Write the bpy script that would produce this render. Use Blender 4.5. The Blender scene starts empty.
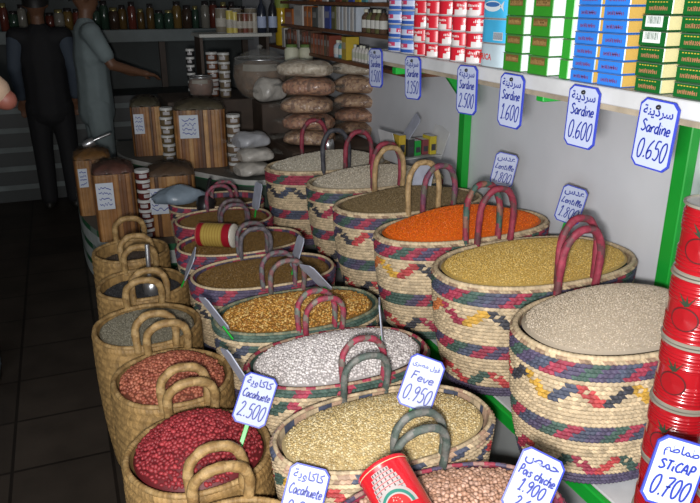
import bpy, bmesh, math, random
import numpy as np
from mathutils import Vector, Matrix
C = bpy.context.scene.collection
PI = math.pi
rng = np.random.default_rng(7)
random.seed(7)

# ------------------------------------------------------------------ camera, world, light, exposure
EYE = 1.55
PITCH, YAW, FPX = math.radians(20), math.radians(22), 700.0
cd = bpy.data.cameras.new('camera'); cam = bpy.data.objects.new('camera', cd); C.objects.link(cam)
cam.location = (0, 0, EYE); cam.rotation_euler = (PI/2 - PITCH, 0, -YAW)
cd.sensor_width = 36; cd.lens = 36; cd.clip_start = .02
bpy.context.scene.camera = cam
w = bpy.data.worlds.new('world'); bpy.context.scene.world = w; w.use_nodes = True
w.node_tree.nodes['Background'].inputs[0].default_value = (.78, .87, 1, 1)
w.node_tree.nodes['Background'].inputs[1].default_value = .22
def area(name, loc, rot, sx, sy, power, col):
    l = bpy.data.lights.new(name, 'AREA'); l.shape = 'RECTANGLE'; l.size = sx; l.size_y = sy; l.energy = power; l.color = col
    o = bpy.data.objects.new(name, l); o.location = loc; o.rotation_euler = rot; C.objects.link(o); return o
area('camera_flash', (-.05, 0, 1.475), (PI/2 - PITCH + .10, 0, -YAW - .16), .09, .06, 35, (1, .96, .93))
area('shop_front_daylight', (-.9, -.7, 1.45), (math.radians(86), 0, -.85), 1.3, 1.5, 36, (.88, .94, 1))
vs = bpy.context.scene.view_settings
vs.view_transform = 'Standard'; vs.look = 'None'; vs.gamma = 1; vs.use_curve_mapping = False; vs.exposure = 0.22

# ------------------------------------------------------------------ where a sight line meets a plane (metres)
RV = np.array([math.cos(YAW), -math.sin(YAW), 0.])
FV = np.array([math.sin(YAW)*math.cos(PITCH), math.cos(YAW)*math.cos(PITCH), -math.sin(PITCH)])
UV = np.array([math.sin(YAW)*math.sin(PITCH), math.cos(YAW)*math.sin(PITCH), math.cos(PITCH)])
CAM = np.array([0, 0, EYE])
def ray(px, py): return FV + RV*(px-350)/FPX - UV*(py-251.5)/FPX
def atX(px, py, x): r = ray(px, py); return CAM + r*(x/r[0])
def atY(px, py, y): r = ray(px, py); return CAM + r*(y/r[1])
def atZ(px, py, z): r = ray(px, py); return CAM + r*((z-EYE)/r[2])

# ------------------------------------------------------------------ materials
MATS = {}
def mat(name, col=(.5,.5,.5), rough=.6, metal=0., attr=False, vary=0., scale=40., bump=0., bscale=80., coat=0., spec=.5, voro=None, kind='noise'):
    if name in MATS: return MATS[name]
    m = bpy.data.materials.new(name); m.use_nodes = True; nt = m.node_tree; N, L = nt.nodes, nt.links
    b = N['Principled BSDF']
    b.inputs['Roughness'].default_value = rough; b.inputs['Metallic'].default_value = metal
    b.inputs['Coat Weight'].default_value = coat; b.inputs['Coat Roughness'].default_value = .12
    b.inputs['Specular IOR Level'].default_value = spec
    tc = N.new('ShaderNodeTexCoord'); out = None
    if attr:
        a = N.new('ShaderNodeAttribute'); a.attribute_name = 'Col'; out = a.outputs['Color']
    if voro:                                                        # list of colours mixed cell by cell
        v = N.new('ShaderNodeTexVoronoi'); v.inputs['Scale'].default_value = scale
        L.new(tc.outputs['Object'], v.inputs['Vector'])
        sp = N.new('ShaderNodeSeparateColor'); L.new(v.outputs['Color'], sp.inputs[0])
        r = N.new('ShaderNodeValToRGB'); r.color_ramp.interpolation = 'CONSTANT'
        while len(r.color_ramp.elements) < len(voro): r.color_ramp.elements.new(.5)
        for i, c in enumerate(voro):
            r.color_ramp.elements[i].position = i/len(voro); r.color_ramp.elements[i].color = (*c, 1)
        L.new(sp.outputs[0], r.inputs[0]); out = r.outputs[0]
        if bump:
            bp = N.new('ShaderNodeBump'); bp.inputs['Strength'].default_value = bump; bp.inputs['Distance'].default_value = .004; bp.invert = True
            L.new(v.outputs['Distance'], bp.inputs['Height']); L.new(bp.outputs[0], b.inputs['Normal'])
    elif vary or bump:
        n = N.new('ShaderNodeTexNoise'); n.inputs['Scale'].default_value = scale; n.inputs['Detail'].default_value = 5
        L.new(tc.outputs['Object'], n.inputs['Vector'])
        if vary:
            mp = N.new('ShaderNodeMapRange'); mp.inputs[1].default_value = .3; mp.inputs[2].default_value = .7
            mp.inputs[3].default_value = 1-vary; mp.inputs[4].default_value = 1+vary
            L.new(n.outputs[0], mp.inputs[0])
            mx = N.new('ShaderNodeMix'); mx.data_type = 'RGBA'; mx.blend_type = 'MULTIPLY'; mx.inputs[0].default_value = 1
            if out: L.new(out, mx.inputs[6])
            else: mx.inputs[6].default_value = (*col, 1)
            L.new(mp.outputs[0], mx.inputs[7]); out = mx.outputs[2]
        if bump:
            n2 = N.new('ShaderNodeTexNoise'); n2.inputs['Scale'].default_value = bscale; n2.inputs['Detail'].default_value = 4
            L.new(tc.outputs['Object'], n2.inputs['Vector'])
            bp = N.new('ShaderNodeBump'); bp.inputs['Strength'].default_value = bump; bp.inputs['Distance'].default_value = .004
            L.new(n2.outputs[0], bp.inputs['Height']); L.new(bp.outputs[0], b.inputs['Normal'])
    if out: L.new(out, b.inputs['Base Color'])
    else: b.inputs['Base Color'].default_value = (*col, 1)
    MATS[name] = m; return m
def film_mat(name, tint, alpha, rough=.12):
    if name in MATS: return MATS[name]
    m = bpy.data.materials.new(name); m.use_nodes = True; nt = m.node_tree; N, L = nt.nodes, nt.links
    b = N['Principled BSDF']; b.inputs['Base Color'].default_value = (*tint, 1); b.inputs['Roughness'].default_value = rough
    b.inputs['Alpha'].default_value = alpha
    n = N.new('ShaderNodeTexNoise'); n.inputs['Scale'].default_value = 22; n.inputs['Detail'].default_value = 3
    bp = N.new('ShaderNodeBump'); bp.inputs['Strength'].default_value = .7; bp.inputs['Distance'].default_value = .02
    tc = N.new('ShaderNodeTexCoord'); L.new(tc.outputs['Object'], n.inputs['Vector']); L.new(n.outputs[0], bp.inputs['Height']); L.new(bp.outputs[0], b.inputs['Normal'])
    MATS[name] = m; return m
WEAVE = mat('palm_weave', attr=True, rough=.62, vary=.22, scale=60, bump=.35, bscale=260)
PAINT = mat('printed_tin', attr=True, rough=.32, vary=.05, scale=30)
GRAIN = mat('dry_grain', attr=True, rough=.55)
GLOSSY_GRAIN = mat('shiny_bean', attr=True, rough=.33)
PLAIN = mat('painted_matte', attr=True, rough=.6, vary=.1, scale=25)
GREEN = mat('green_paint', (.01, .36, .035), .35, vary=.08, scale=6)
PLASTER = mat('white_plaster', (.68, .70, .74), .7, vary=.06, scale=3.5, bump=.08, bscale=30)
WHITEPAINT = mat('white_shelf_paint', (.54, .55, .56), .5, vary=.10, scale=14)
TAGMAT = mat('tag_card', (.42, .47, .63), .5)
INK = mat('blue_ink', (.015, .03, .26), .5)
BORDER = mat('blue_border', (.03, .05, .42), .45)
STEEL = mat('bright_steel', (.62, .62, .63), .28, .9)
DARKWOOD = mat('dark_wood', (.06, .04, .028), .6, vary=.3, scale=9)
BROWNWOOD = mat('brown_shelf_wood', (.16, .065, .03), .55, vary=.3, scale=9)
BLACKPL = mat('black_plastic', (.012, .012, .013), .35)
FILM = film_mat('clear_film', (.6, .58, .52), .07)
GLASS = film_mat('bowl_glass', (.75, .75, .7), .14, .03)

# ------------------------------------------------------------------ mesh helpers
class MB:
    def __init__(s): s.v, s.q, s.t, s.cq, s.ct, s.n = [], [], [], [], [], 0
    def add(s, V, Q=None, T=None, col=(.5,.5,.5)):
        V = np.asarray(V, float).reshape(-1, 3); s.v.append(V)
        for F, st, ct, k in ((Q, s.q, s.cq, 4), (T, s.t, s.ct, 3)):
            if F is not None and len(F):
                F = np.asarray(F, int).reshape(-1, k) + s.n; st.append(F)
                c = np.asarray(col, float); ct.append(np.broadcast_to(c, (len(F), 3)) if c.ndim == 1 else c)
        s.n += len(V); return s
    def grid(s, P, close_u=False, close_v=False, col=(.5,.5,.5)):     # P[v][u]
        P = np.asarray(P, float); nv, nu = P.shape[:2]
        iu = np.arange(nu if close_u else nu-1); iv = np.arange(nv if close_v else nv-1)
        U, Vv = np.meshgrid(iu, iv); U2 = (U+1) % nu; V2 = (Vv+1) % nv
        Q = np.stack([Vv*nu+U, Vv*nu+U2, V2*nu+U2, V2*nu+U], -1).reshape(-1, 4)
        c = np.asarray(col, float)
        return s.add(P.reshape(-1, 3), Q, None, c.reshape(-1, 3) if c.ndim > 1 else c)
    def fan(s, P, col=(.5,.5,.5), flip=False):                        # closed outline to a flat cap
        P = np.asarray(P, float); n = len(P); V = np.vstack([P, P.mean(0)]); i = np.arange(n); j = (i+1) % n
        T = np.stack([i, j, np.full(n, n)], -1)
        return s.add(V, None, T[:, ::-1] if flip else T, col)
    def box(s, c, d, rot=0., col=(.5,.5,.5), bev=.0, cols=None):
        bm = bmesh.new(); bmesh.ops.create_cube(bm, size=1)
        for v in bm.verts: v.co = Vector((v.co.x*d[0], v.co.y*d[1], v.co.z*d[2]))
        if bev: bmesh.ops.bevel(bm, geom=bm.edges[:], offset=bev, segments=1, affect='EDGES')
        bm.normal_update(); R = Matrix.Rotation(rot, 3, 'Z')
        V = [tuple(R @ v.co + Vector(c)) for v in bm.verts]; Q, T, cq, ct = [], [], [], []
        for f in bm.faces:
            ix = [v.index for v in f.verts]; k = col
            if cols:
                a = max(range(3), key=lambda i: abs(f.normal[i])); key = ('-' if f.normal[a] < 0 else '+') + 'xyz'[a]
                if abs(f.normal[a]) > .9: k = cols.get(key, col)
            if len(ix) == 4: Q.append(ix); cq.append(k)
            else:
                for h in range(1, len(ix)-1): T.append([ix[0], ix[h], ix[h+1]]); ct.append(k)
        bm.free()
        n0 = s.n; s.add(V, Q, None, np.array(cq, float))
        if T: s.t.append(np.array(T)+n0); s.ct.append(np.array(ct, float))
        return s
    def lathe(s, prof, n=24, c=(0,0,0), col=(.5,.5,.5), M=None, cap0=True, cap1=True, cols=None, sx=1, sy=1, colf=None):
        prof = np.asarray(prof, float); a = np.arange(n)*2*PI/n
        P = np.stack([np.outer(prof[:, 0], np.cos(a))*sx, np.outer(prof[:, 0], np.sin(a))*sy, np.repeat(prof[:, 1:2], n, 1)], -1)
        if M is not None: P = P @ np.array(M.to_3x3()).T
        P = P + np.asarray(c, float)
        if colf is not None:
            cc = np.array([[colf(i, j) for j in range(n)] for i in range(len(prof)-1)])
        elif cols is not None: cc = np.repeat(np.asarray(cols, float)[:len(prof)-1, None, :], n, 1)
        else: cc = col
        s.grid(P, close_u=True, col=cc)
        if cap0 and prof[0, 0] > 1e-6: s.fan(P[0], cols[0] if cols is not None else col, True)
        if cap1 and prof[-1, 0] > 1e-6: s.fan(P[-1], cols[-1] if cols is not None else col)
        return s
    def tube(s, path, r, n=8, col=(.5,.5,.5), twist=0., tb=0., cf=None, caps=True):
        path = np.asarray(path, float); m = len(path); r = np.broadcast_to(np.asarray(r, float), (m,))
        tg = np.gradient(path, axis=0); tg /= np.linalg.norm(tg, axis=1)[:, None] + 1e-12
        ref = np.array([0, 0, 1.]) if abs(tg[0, 2]) < .9 else np.array([1., 0, 0])
        rings = []; d = np.cross(tg[0], ref); d /= np.linalg.norm(d)
        a = np.arange(n)*2*PI/n
        for i in range(m):
            d = d - tg[i]*np.dot(d, tg[i]); d /= np.linalg.norm(d); e = np.cross(tg[i], d)
            rr = r[i]*(1 + tb*np.cos(3*a + twist*i))
            rings.append(path[i] + np.outer(rr*np.cos(a), d) + np.outer(rr*np.sin(a), e))
        c = col if cf is None else np.array([[cf(i, j) for j in range(n)] for i in range(m-1)])
        s.grid(rings, close_u=True, col=c)
        if caps: s.fan(rings[0], col if cf is None else cf(0, 0), True); s.fan(rings[-1], col if cf is None else cf(0, 0))
        return s
    def xf(s, M):
        A = np.array(M); s.v = [v @ A[:3, :3].T + A[:3, 3] for v in s.v]; return s
    def build(s, name, m, parent=None, smooth=True, loc=None):
        me = bpy.data.meshes.new(name); V = np.vstack(s.v)
        Q = np.vstack(s.q) if s.q else np.zeros((0, 4), int); T = np.vstack(s.t) if s.t else np.zeros((0, 3), int)
        me.vertices.add(len(V)); me.vertices.foreach_set('co', V.ravel())
        me.loops.add(Q.size + T.size); me.loops.foreach_set('vertex_index', np.concatenate([Q.ravel(), T.ravel()]))
        nq, ntri = len(Q), len(T); me.polygons.add(nq + ntri)
        me.polygons.foreach_set('loop_start', np.concatenate([np.arange(nq)*4, nq*4 + np.arange(ntri)*3]))
        try: me.polygons.foreach_set('loop_total', np.concatenate([np.full(nq, 4), np.full(ntri, 3)]))
        except Exception: pass
        me.update(calc_edges=True)
        cq = np.vstack(s.cq) if s.cq else np.zeros((0, 3)); ct = np.vstack(s.ct) if s.ct else np.zeros((0, 3))
        cc = np.vstack([np.repeat(cq, 4, 0), np.repeat(ct, 3, 0)]); cc = np.hstack([cc, np.ones((len(cc), 1))])
        at = me.color_attributes.new('Col', 'FLOAT_COLOR', 'CORNER'); at.data.foreach_set('color', cc.ravel())
        me.polygons.foreach_set('use_smooth', np.full(nq+ntri, smooth)); me.validate(); me.update()
        if smooth == 'auto': pass
        me.materials.append(m); o = bpy.data.objects.new(name, me); C.objects.link(o)
        if parent: o.parent = parent
        if loc is not None: o.location = loc
        return o
def sharp(o, ang=40):
    me = o.data; bm = bmesh.new(); bm.from_mesh(me)
    for e in bm.edges:
        if len(e.link_faces) == 2 and e.calc_face_angle(0) > math.radians(ang): e.smooth = False
    bm.to_mesh(me); bm.free(); return o
def tag(o, label, cat, group=None, kind=None):
    o['label'] = label; o['category'] = cat
    if group: o['group'] = group
    if kind: o['kind'] = kind
    return o
def thing(name, label, cat, loc=(0,0,0), rz=0., group=None):
    o = bpy.data.objects.new(name, None); C.objects.link(o); o.location = loc; o.rotation_euler = (0, 0, rz); o.empty_display_size = .05
    return tag(o, label, cat, group)
def struct(o): o['kind'] = 'structure'; return o
def dup(root, loc, label, rz=None, M=None, group=None):
    r = root.copy(); C.objects.link(r); r.location = loc; r['label'] = label
    if rz is not None: r.rotation_euler = (0, 0, rz)
    if M is not None: r.matrix_world = M
    if group: r['group'] = group
    for ch in list(root.children):
        c = ch.copy(); C.objects.link(c); c.parent = r
        for g in list(ch.children): d = g.copy(); C.objects.link(d); d.parent = c
    return r
ORD = ['bottom', 'second', 'third', 'fourth', 'fifth', 'sixth', 'seventh', 'eighth', 'ninth', 'tenth', 'eleventh', 'twelfth']
def rank(k): return 'bottom one' if k == 0 else ORD[k] + ' up'
def smooth_path(pts, n=8):
    pts = [Vector(p) for p in pts]; out = []
    for i in range(len(pts)-1):
        p0, p1, p2, p3 = pts[max(i-1, 0)], pts[i], pts[i+1], pts[min(i+2, len(pts)-1)]
        for k in range(n):
            t = k/n; out.append(.5*((2*p1) + (p2-p0)*t + (2*p0-5*p1+4*p2-p3)*t*t + (3*p1-p0-3*p2+p3)*t**3))
    out.append(pts[-1]); return [tuple(p) for p in out]

# ------------------------------------------------------------------ handwriting
G = {  # strokes on a unit body, x-height .55; (strokes, advance)
 '0': ([[(.3,1),(.1,.8),(.05,.4),(.2,0),(.42,.1),(.5,.6),(.42,.92),(.3,1)]], .62),
 '1': ([[(.1,.75),(.3,1),(.28,.5),(.22,0)],[(.08,0),(.4,.03)]], .5),
 '2': ([[(.08,.8),(.25,1),(.45,.85),(.35,.5),(.05,0),(.3,.06),(.55,0)]], .64),
 '3': ([[(.08,.9),(.3,1),(.45,.8),(.22,.55),(.48,.35),(.35,0),(.05,.08)]], .6),
 '5': ([[(.5,1),(.2,.98),(.12,.6),(.35,.62),(.5,.35),(.35,.02),(.08,.08)]], .6),
 '6': ([[(.45,1),(.18,.7),(.06,.3),(.2,0),(.45,.15),(.42,.42),(.2,.42),(.08,.25)]], .6),
 '7': ([[(.05,.95),(.5,1),(.3,.5),(.18,-.05)],[(.12,.5),(.45,.52)]], .58),
 '8': ([[(.42,.85),(.25,1),(.1,.8),(.4,.4),(.3,0),(.08,.15),(.25,.5),(.45,.8)]], .58),
 '9': ([[(.45,.75),(.25,.55),(.08,.75),(.25,1),(.45,.85),(.42,.4),(.28,0)]], .58),
 '.': ([[(.08,.0),(.12,.06),(.08,.08)]], .24), ' ': ([], .35),
 'S': ([[(.48,.85),(.3,1),(.1,.8),(.3,.55),(.48,.25),(.25,0),(.04,.12)]], .58),
 'L': ([[(.25,1),(.15,.5),(.05,.02),(.25,.08),(.48,0)]], .52),
 'C': ([[(.48,.85),(.3,1),(.08,.6),(.1,.2),(.3,0),(.5,.12)]], .55),
 'F': ([[(.12,1),(.1,.5),(.06,0)],[(.1,.98),(.5,1)],[(.1,.55),(.4,.57)]], .5),
 'P': ([[(.1,-.05),(.12,.5),(.15,1),(.42,.9),(.4,.55),(.14,.45)]], .52),
 'T': ([[(.02,1),(.5,1)],[(.26,1),(.24,0)]], .52),
 'A': ([[(.02,0),(.25,1),(.5,0)],[(.12,.38),(.4,.38)]], .56),
 'a': ([[(.4,.5),(.2,.55),(.06,.25),(.2,0),(.38,.2),(.42,.5),(.4,.1),(.52,.04)]], .52),
 'r': ([[(.06,.5),(.08,0)],[(.08,.3),(.22,.52),(.38,.5)]], .4),
 'd': ([[(.4,.5),(.2,.55),(.06,.25),(.2,0),(.4,.2),(.44,1)],[(.42,.3),(.44,0),(.52,.03)]], .54),
 'i': ([[(.1,.52),(.1,.05),(.2,.03)],[(.12,.72),(.13,.76)]], .26),
 'n': ([[(.06,.52),(.06,0)],[(.06,.35),(.25,.55),(.38,.4),(.38,0),(.46,.03)]], .48),
 'e': ([[(.08,.28),(.38,.32),(.32,.52),(.15,.5),(.06,.25),(.18,0),(.42,.1)]], .46),
 't': ([[(.2,.85),(.15,.2),(.22,0),(.36,.06)],[(.02,.58),(.36,.6)]], .38),
 'l': ([[(.08,.1),(.28,.8),(.2,1),(.1,.7),(.12,.1),(.26,.03)]], .3),
 'c': ([[(.38,.45),(.2,.54),(.06,.25),(.18,0),(.4,.1)]], .42),
 'h': ([[(.12,1),(.08,0)],[(.08,.35),(.25,.54),(.38,.4),(.38,0),(.46,.04)]], .48),
 'o': ([[(.22,.55),(.06,.3),(.2,0),(.4,.2),(.34,.5),(.22,.55)]], .46),
 'u': ([[(.06,.52),(.08,.1),(.22,0),(.38,.2),(.4,.52),(.4,.05),(.5,.03)]], .5),
 'v': ([[(.04,.52),(.2,0),(.4,.54)]], .44),
 's': ([[(.36,.48),(.2,.55),(.08,.42),(.3,.2),(.2,0),(.02,.06)]], .4)}
def ribbon(mb, pts, wd, z=0.):
    P = np.array(smooth_path([(p[0], p[1], z) for p in pts], 4)); t = np.gradient(P, axis=0); t /= np.linalg.norm(t, axis=1)[:, None] + 1e-9
    nrm = np.stack([-t[:, 1], t[:, 0], np.zeros(len(t))], -1)*wd/2
    mb.grid(np.stack([P-nrm, P+nrm], 0))
def write(mb, text, x, y, h, wd, width=None, z=0., slant=.12):
    adv = sum(G[c][1] for c in text); sc = h if width is None else min(h*1.5, width/adv); ox = x - adv*sc/2
    for c in text:
        dy = random.uniform(-.03, .03)*h
        for st in G[c][0]: ribbon(mb, [(ox + p[0]*sc + slant*p[1]*h, y + dy + p[1]*h) for p in st], wd, z)
        ox += G[c][1]*sc
AF = {'ا':('FE8D','FE8E',0,0),'س':('FEB1','FEB2','FEB3','FEB4'),'ر':('FEAD','FEAE',0,0),'د':('FEA9','FEAA',0,0),'ي':('FEF1','FEF2','FEF3','FEF4'),'ن':('FEE5','FEE6','FEE7','FEE8'),'ة':('FE93','FE94',0,0),'ع':('FEC9','FECA','FECB','FECC'),'ف':('FED1','FED2','FED3','FED4'),'و':('FEED','FEEE',0,0),'ل':('FEDD','FEDE','FEDF','FEE0'),'م':('FEE1','FEE2','FEE3','FEE4'),'ص':('FEB9','FEBA','FEBB','FEBC'),'ك':('FED9','FEDA','FEDB','FEDC'),'ح':('FEA1','FEA2','FEA3','FEA4'),'ط':('FEC1','FEC2','FEC3','FEC4'),'ى':('FEEF','FEF0',0,0)}
def arabic(s):
    out = ''
    for i, ch in enumerate(s):
        if ch not in AF: out += ch; continue
        pv = i > 0 and s[i-1] in AF and AF[s[i-1]][2]; nx = i < len(s)-1 and s[i+1] in AF and AF[ch][2]
        out += chr(int(AF[ch][3 if pv and nx else 1 if pv else 2 if nx else 0], 16))
    return out[::-1]
def glyph_mesh(body):
    c = bpy.data.curves.new('t', 'FONT'); c.body = body; c.resolution_u = 2; c.offset = .022
    o = bpy.data.objects.new('t', c); C.objects.link(o)
    me = bpy.data.meshes.new_from_object(o.evaluated_get(bpy.context.evaluated_depsgraph_get()))
    V = np.array([v.co[:] for v in me.vertices]) if len(me.vertices) else np.zeros((0, 3)); T = []
    for p in me.polygons:
        ix = list(p.vertices)
        for h in range(1, len(ix)-1): T.append([ix[0], ix[h], ix[h+1]])
    bpy.data.objects.remove(o); bpy.data.meshes.remove(me); bpy.data.curves.remove(c); return V, T
GCACHE = {}
def text_arrays(body, width, height, x, y, z):
    Vs, Ts, n, ox = [], [], 0, 0.
    for ch in body:
        if ch == ' ': ox += .28; continue
        if ch not in GCACHE:
            V, T = glyph_mesh(ch); V2, _ = glyph_mesh(ch+ch)
            GCACHE[ch] = (V, T, (np.ptp(V2[:, 0]) - np.ptp(V[:, 0])) if len(V) else .3)
        V, T, adv = GCACHE[ch]
        if len(V): Vs.append(V + [ox, 0, 0]); Ts += [[i+n for i in t] for t in T]; n += len(V)
        ox += adv
    if not n: return None
    V = np.vstack(Vs); lo, hi = V.min(0), V.max(0); sc = min(width/(hi[0]-lo[0]), height/(hi[1]-lo[1]))
    return (V - (lo+hi)/2)*[sc, sc, 0] + [x, y, z], Ts
def basis(nrm, up=(0,0,1), roll=0.):
    n = Vector(nrm).normalized(); u = Vector(up); u = (u - n*u.dot(n)).normalized(); r = u.cross(n)
    M = Matrix((r, u, n)).transposed(); return (M @ Matrix.Rotation(roll, 3, 'Z')).to_4x4()
def price_tag(label, c, nrm, roll, lines, ar=None, W=.086, H=.128, stake=0., nail=False, stakecol='green', group=None, lab_cat='price tag', plain=False):
    M = basis(nrm, roll=roll); M.translation = Vector(c)
    t = thing('price_tag', label, lab_cat, c, 0, group); t.rotation_mode = 'QUATERNION'; t.rotation_quaternion = M.to_quaternion()
    k = .022
    k = .0115
    def octa(w, h, k): return [(-w+k,-h),(w-k,-h),(w,-h+k),(w,h-k),(w-k,h),(-w+k,h),(-w,h-k),(-w,-h+k)]
    o0 = octa(W/2, H/2, k); mb = MB()
    P0 = np.array([(x, y, -.0015) for x, y in o0]); P1 = P0 + [0, 0, .003]
    mb.grid([P0, P1], close_u=True); mb.fan(P0, flip=True); mb.fan(P1); mb.build('plate', mat('grey_tag_back', (.36,.38,.46), .6, vary=.15, scale=20) if plain else TAGMAT, t, smooth=False)
    mb = MB(); oi = octa(W/2-.0022, H/2-.0022, k-.0008); oo = octa(W/2+.0010, H/2+.0010, k)
    mb.grid([[(x, y, .0022) for x, y in oo], [(x, y, .0026) for x, y in oi]], close_u=True)
    mb.grid([[(x, y, -.002) for x, y in oo], [(x, y, .0022) for x, y in oo]], close_u=True)
    if not plain: mb.build('border', BORDER, t, smooth=False)
    mb = MB()
    if ar:
        r = text_arrays(arabic(ar), W*.80, H*.20, 0, H*.32, .0030)
        if r: mb.add(r[0], None, r[1])
    for (s, y, h, wf) in lines: write(mb, s, 0, y*H, h*H, .0032, W*wf, .0027)
    if mb.v: mb.build('lettering', INK, t, smooth=False)
    if stake:
        mb = MB(); mb.box((0, -H/2 - stake/2 + .012, -.004), (.011, stake, .005), bev=.001); mb.build('stake', GREEN, t, smooth=False)
    if nail:
        mb = MB(); mb.lathe([(.0001,.001),(.005,.002),(.004,.006),(.0001,.0075)], 10, (0, H/2-.012, .002)); mb.build('nail', BLACKPL, t)
    return t

# ------------------------------------------------------------------ woven baskets and their fillings
def outline(a, b, n, N):
    u = np.linspace(0, 2*PI, 721); c, s = np.cos(u), np.sin(u)
    x = a*np.sign(c)*np.abs(c)**(2/n); y = b*np.sign(s)*np.abs(s)**(2/n)
    L = np.concatenate([[0], np.cumsum(np.hypot(np.diff(x), np.diff(y)))])
    t = np.linspace(0, L[-1], N+1)[:-1]; return np.interp(t, L, x), np.interp(t, L, y), L[-1]
STRAW = np.array((.50, .39, .245)); PURPLE = (.075, .06, .11); CRIM = (.31, .035, .065); TEAL = (.05, .095, .075); BLUEG = (.065, .075, .115); YEL = (.50, .29, .04); BLK = (.04, .04, .05); RED = (.42, .05, .05); ORG = (.52,.16,.05)
def pattern(spec, NR, NS, straw, jit=.24):
    col = np.zeros((NR, NS, 3)); col[:] = straw; r0 = 0
    for n, kind, pal in spec:
        for r in range(r0, min(r0+n, NR)):
            j = np.arange(NS)
            if kind == 'diag':
                ix = ((j + (r-r0))//3) % len(pal); col[r] = np.array(pal)[ix]
            elif kind == 'solid': col[r] = pal[0]
            elif kind == 'check':
                ix = (j//2 + r) % len(pal); col[r] = np.array(pal)[ix]
            elif kind == 'motif':
                per = n+.0; per = int(per); blk = j//per; q = j % per; rr = np.where(blk % 2 == 0, r-r0, n-1-(r-r0))
                on = (np.abs(q-rr) <= 1) & ((q+r) % 9 != 8); pp = np.array([p if p is not None else straw for p in pal])
                col[r][on] = pp[blk[on] % len(pp)]
        r0 += n
    return np.clip(col*rng.uniform(1-jit, 1+jit, (NR, NS, 1)), 0, 1)
def profile(h, ta, bulge): return ta + (1-ta)*h**.75 + bulge*np.sin(PI*h)
def handle_path(w, hh, y, yo, zlow, lean, x0=0., n=28):
    pts = [(x0-w/2, y, zlow), (x0-w/2, y+yo*.3, .0)]
    k = w/2
    pts += [(x0-w/2*1.04, y+lean*.35, hh*.42), (x0-w/2*.93, y+lean*.65, hh*.74), (x0-w/2*.52, y+lean*.92, hh*.95), (x0, y+lean, hh),
            (x0+w/2*.52, y+lean*.92, hh*.95), (x0+w/2*.93, y+lean*.65, hh*.74), (x0+w/2*1.04, y+lean*.35, hh*.42)]
    pts += [(x0+w/2, y+yo*.3, 0), (x0+w/2, y, zlow)]
    return np.array(smooth_path(pts, 6))
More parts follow.
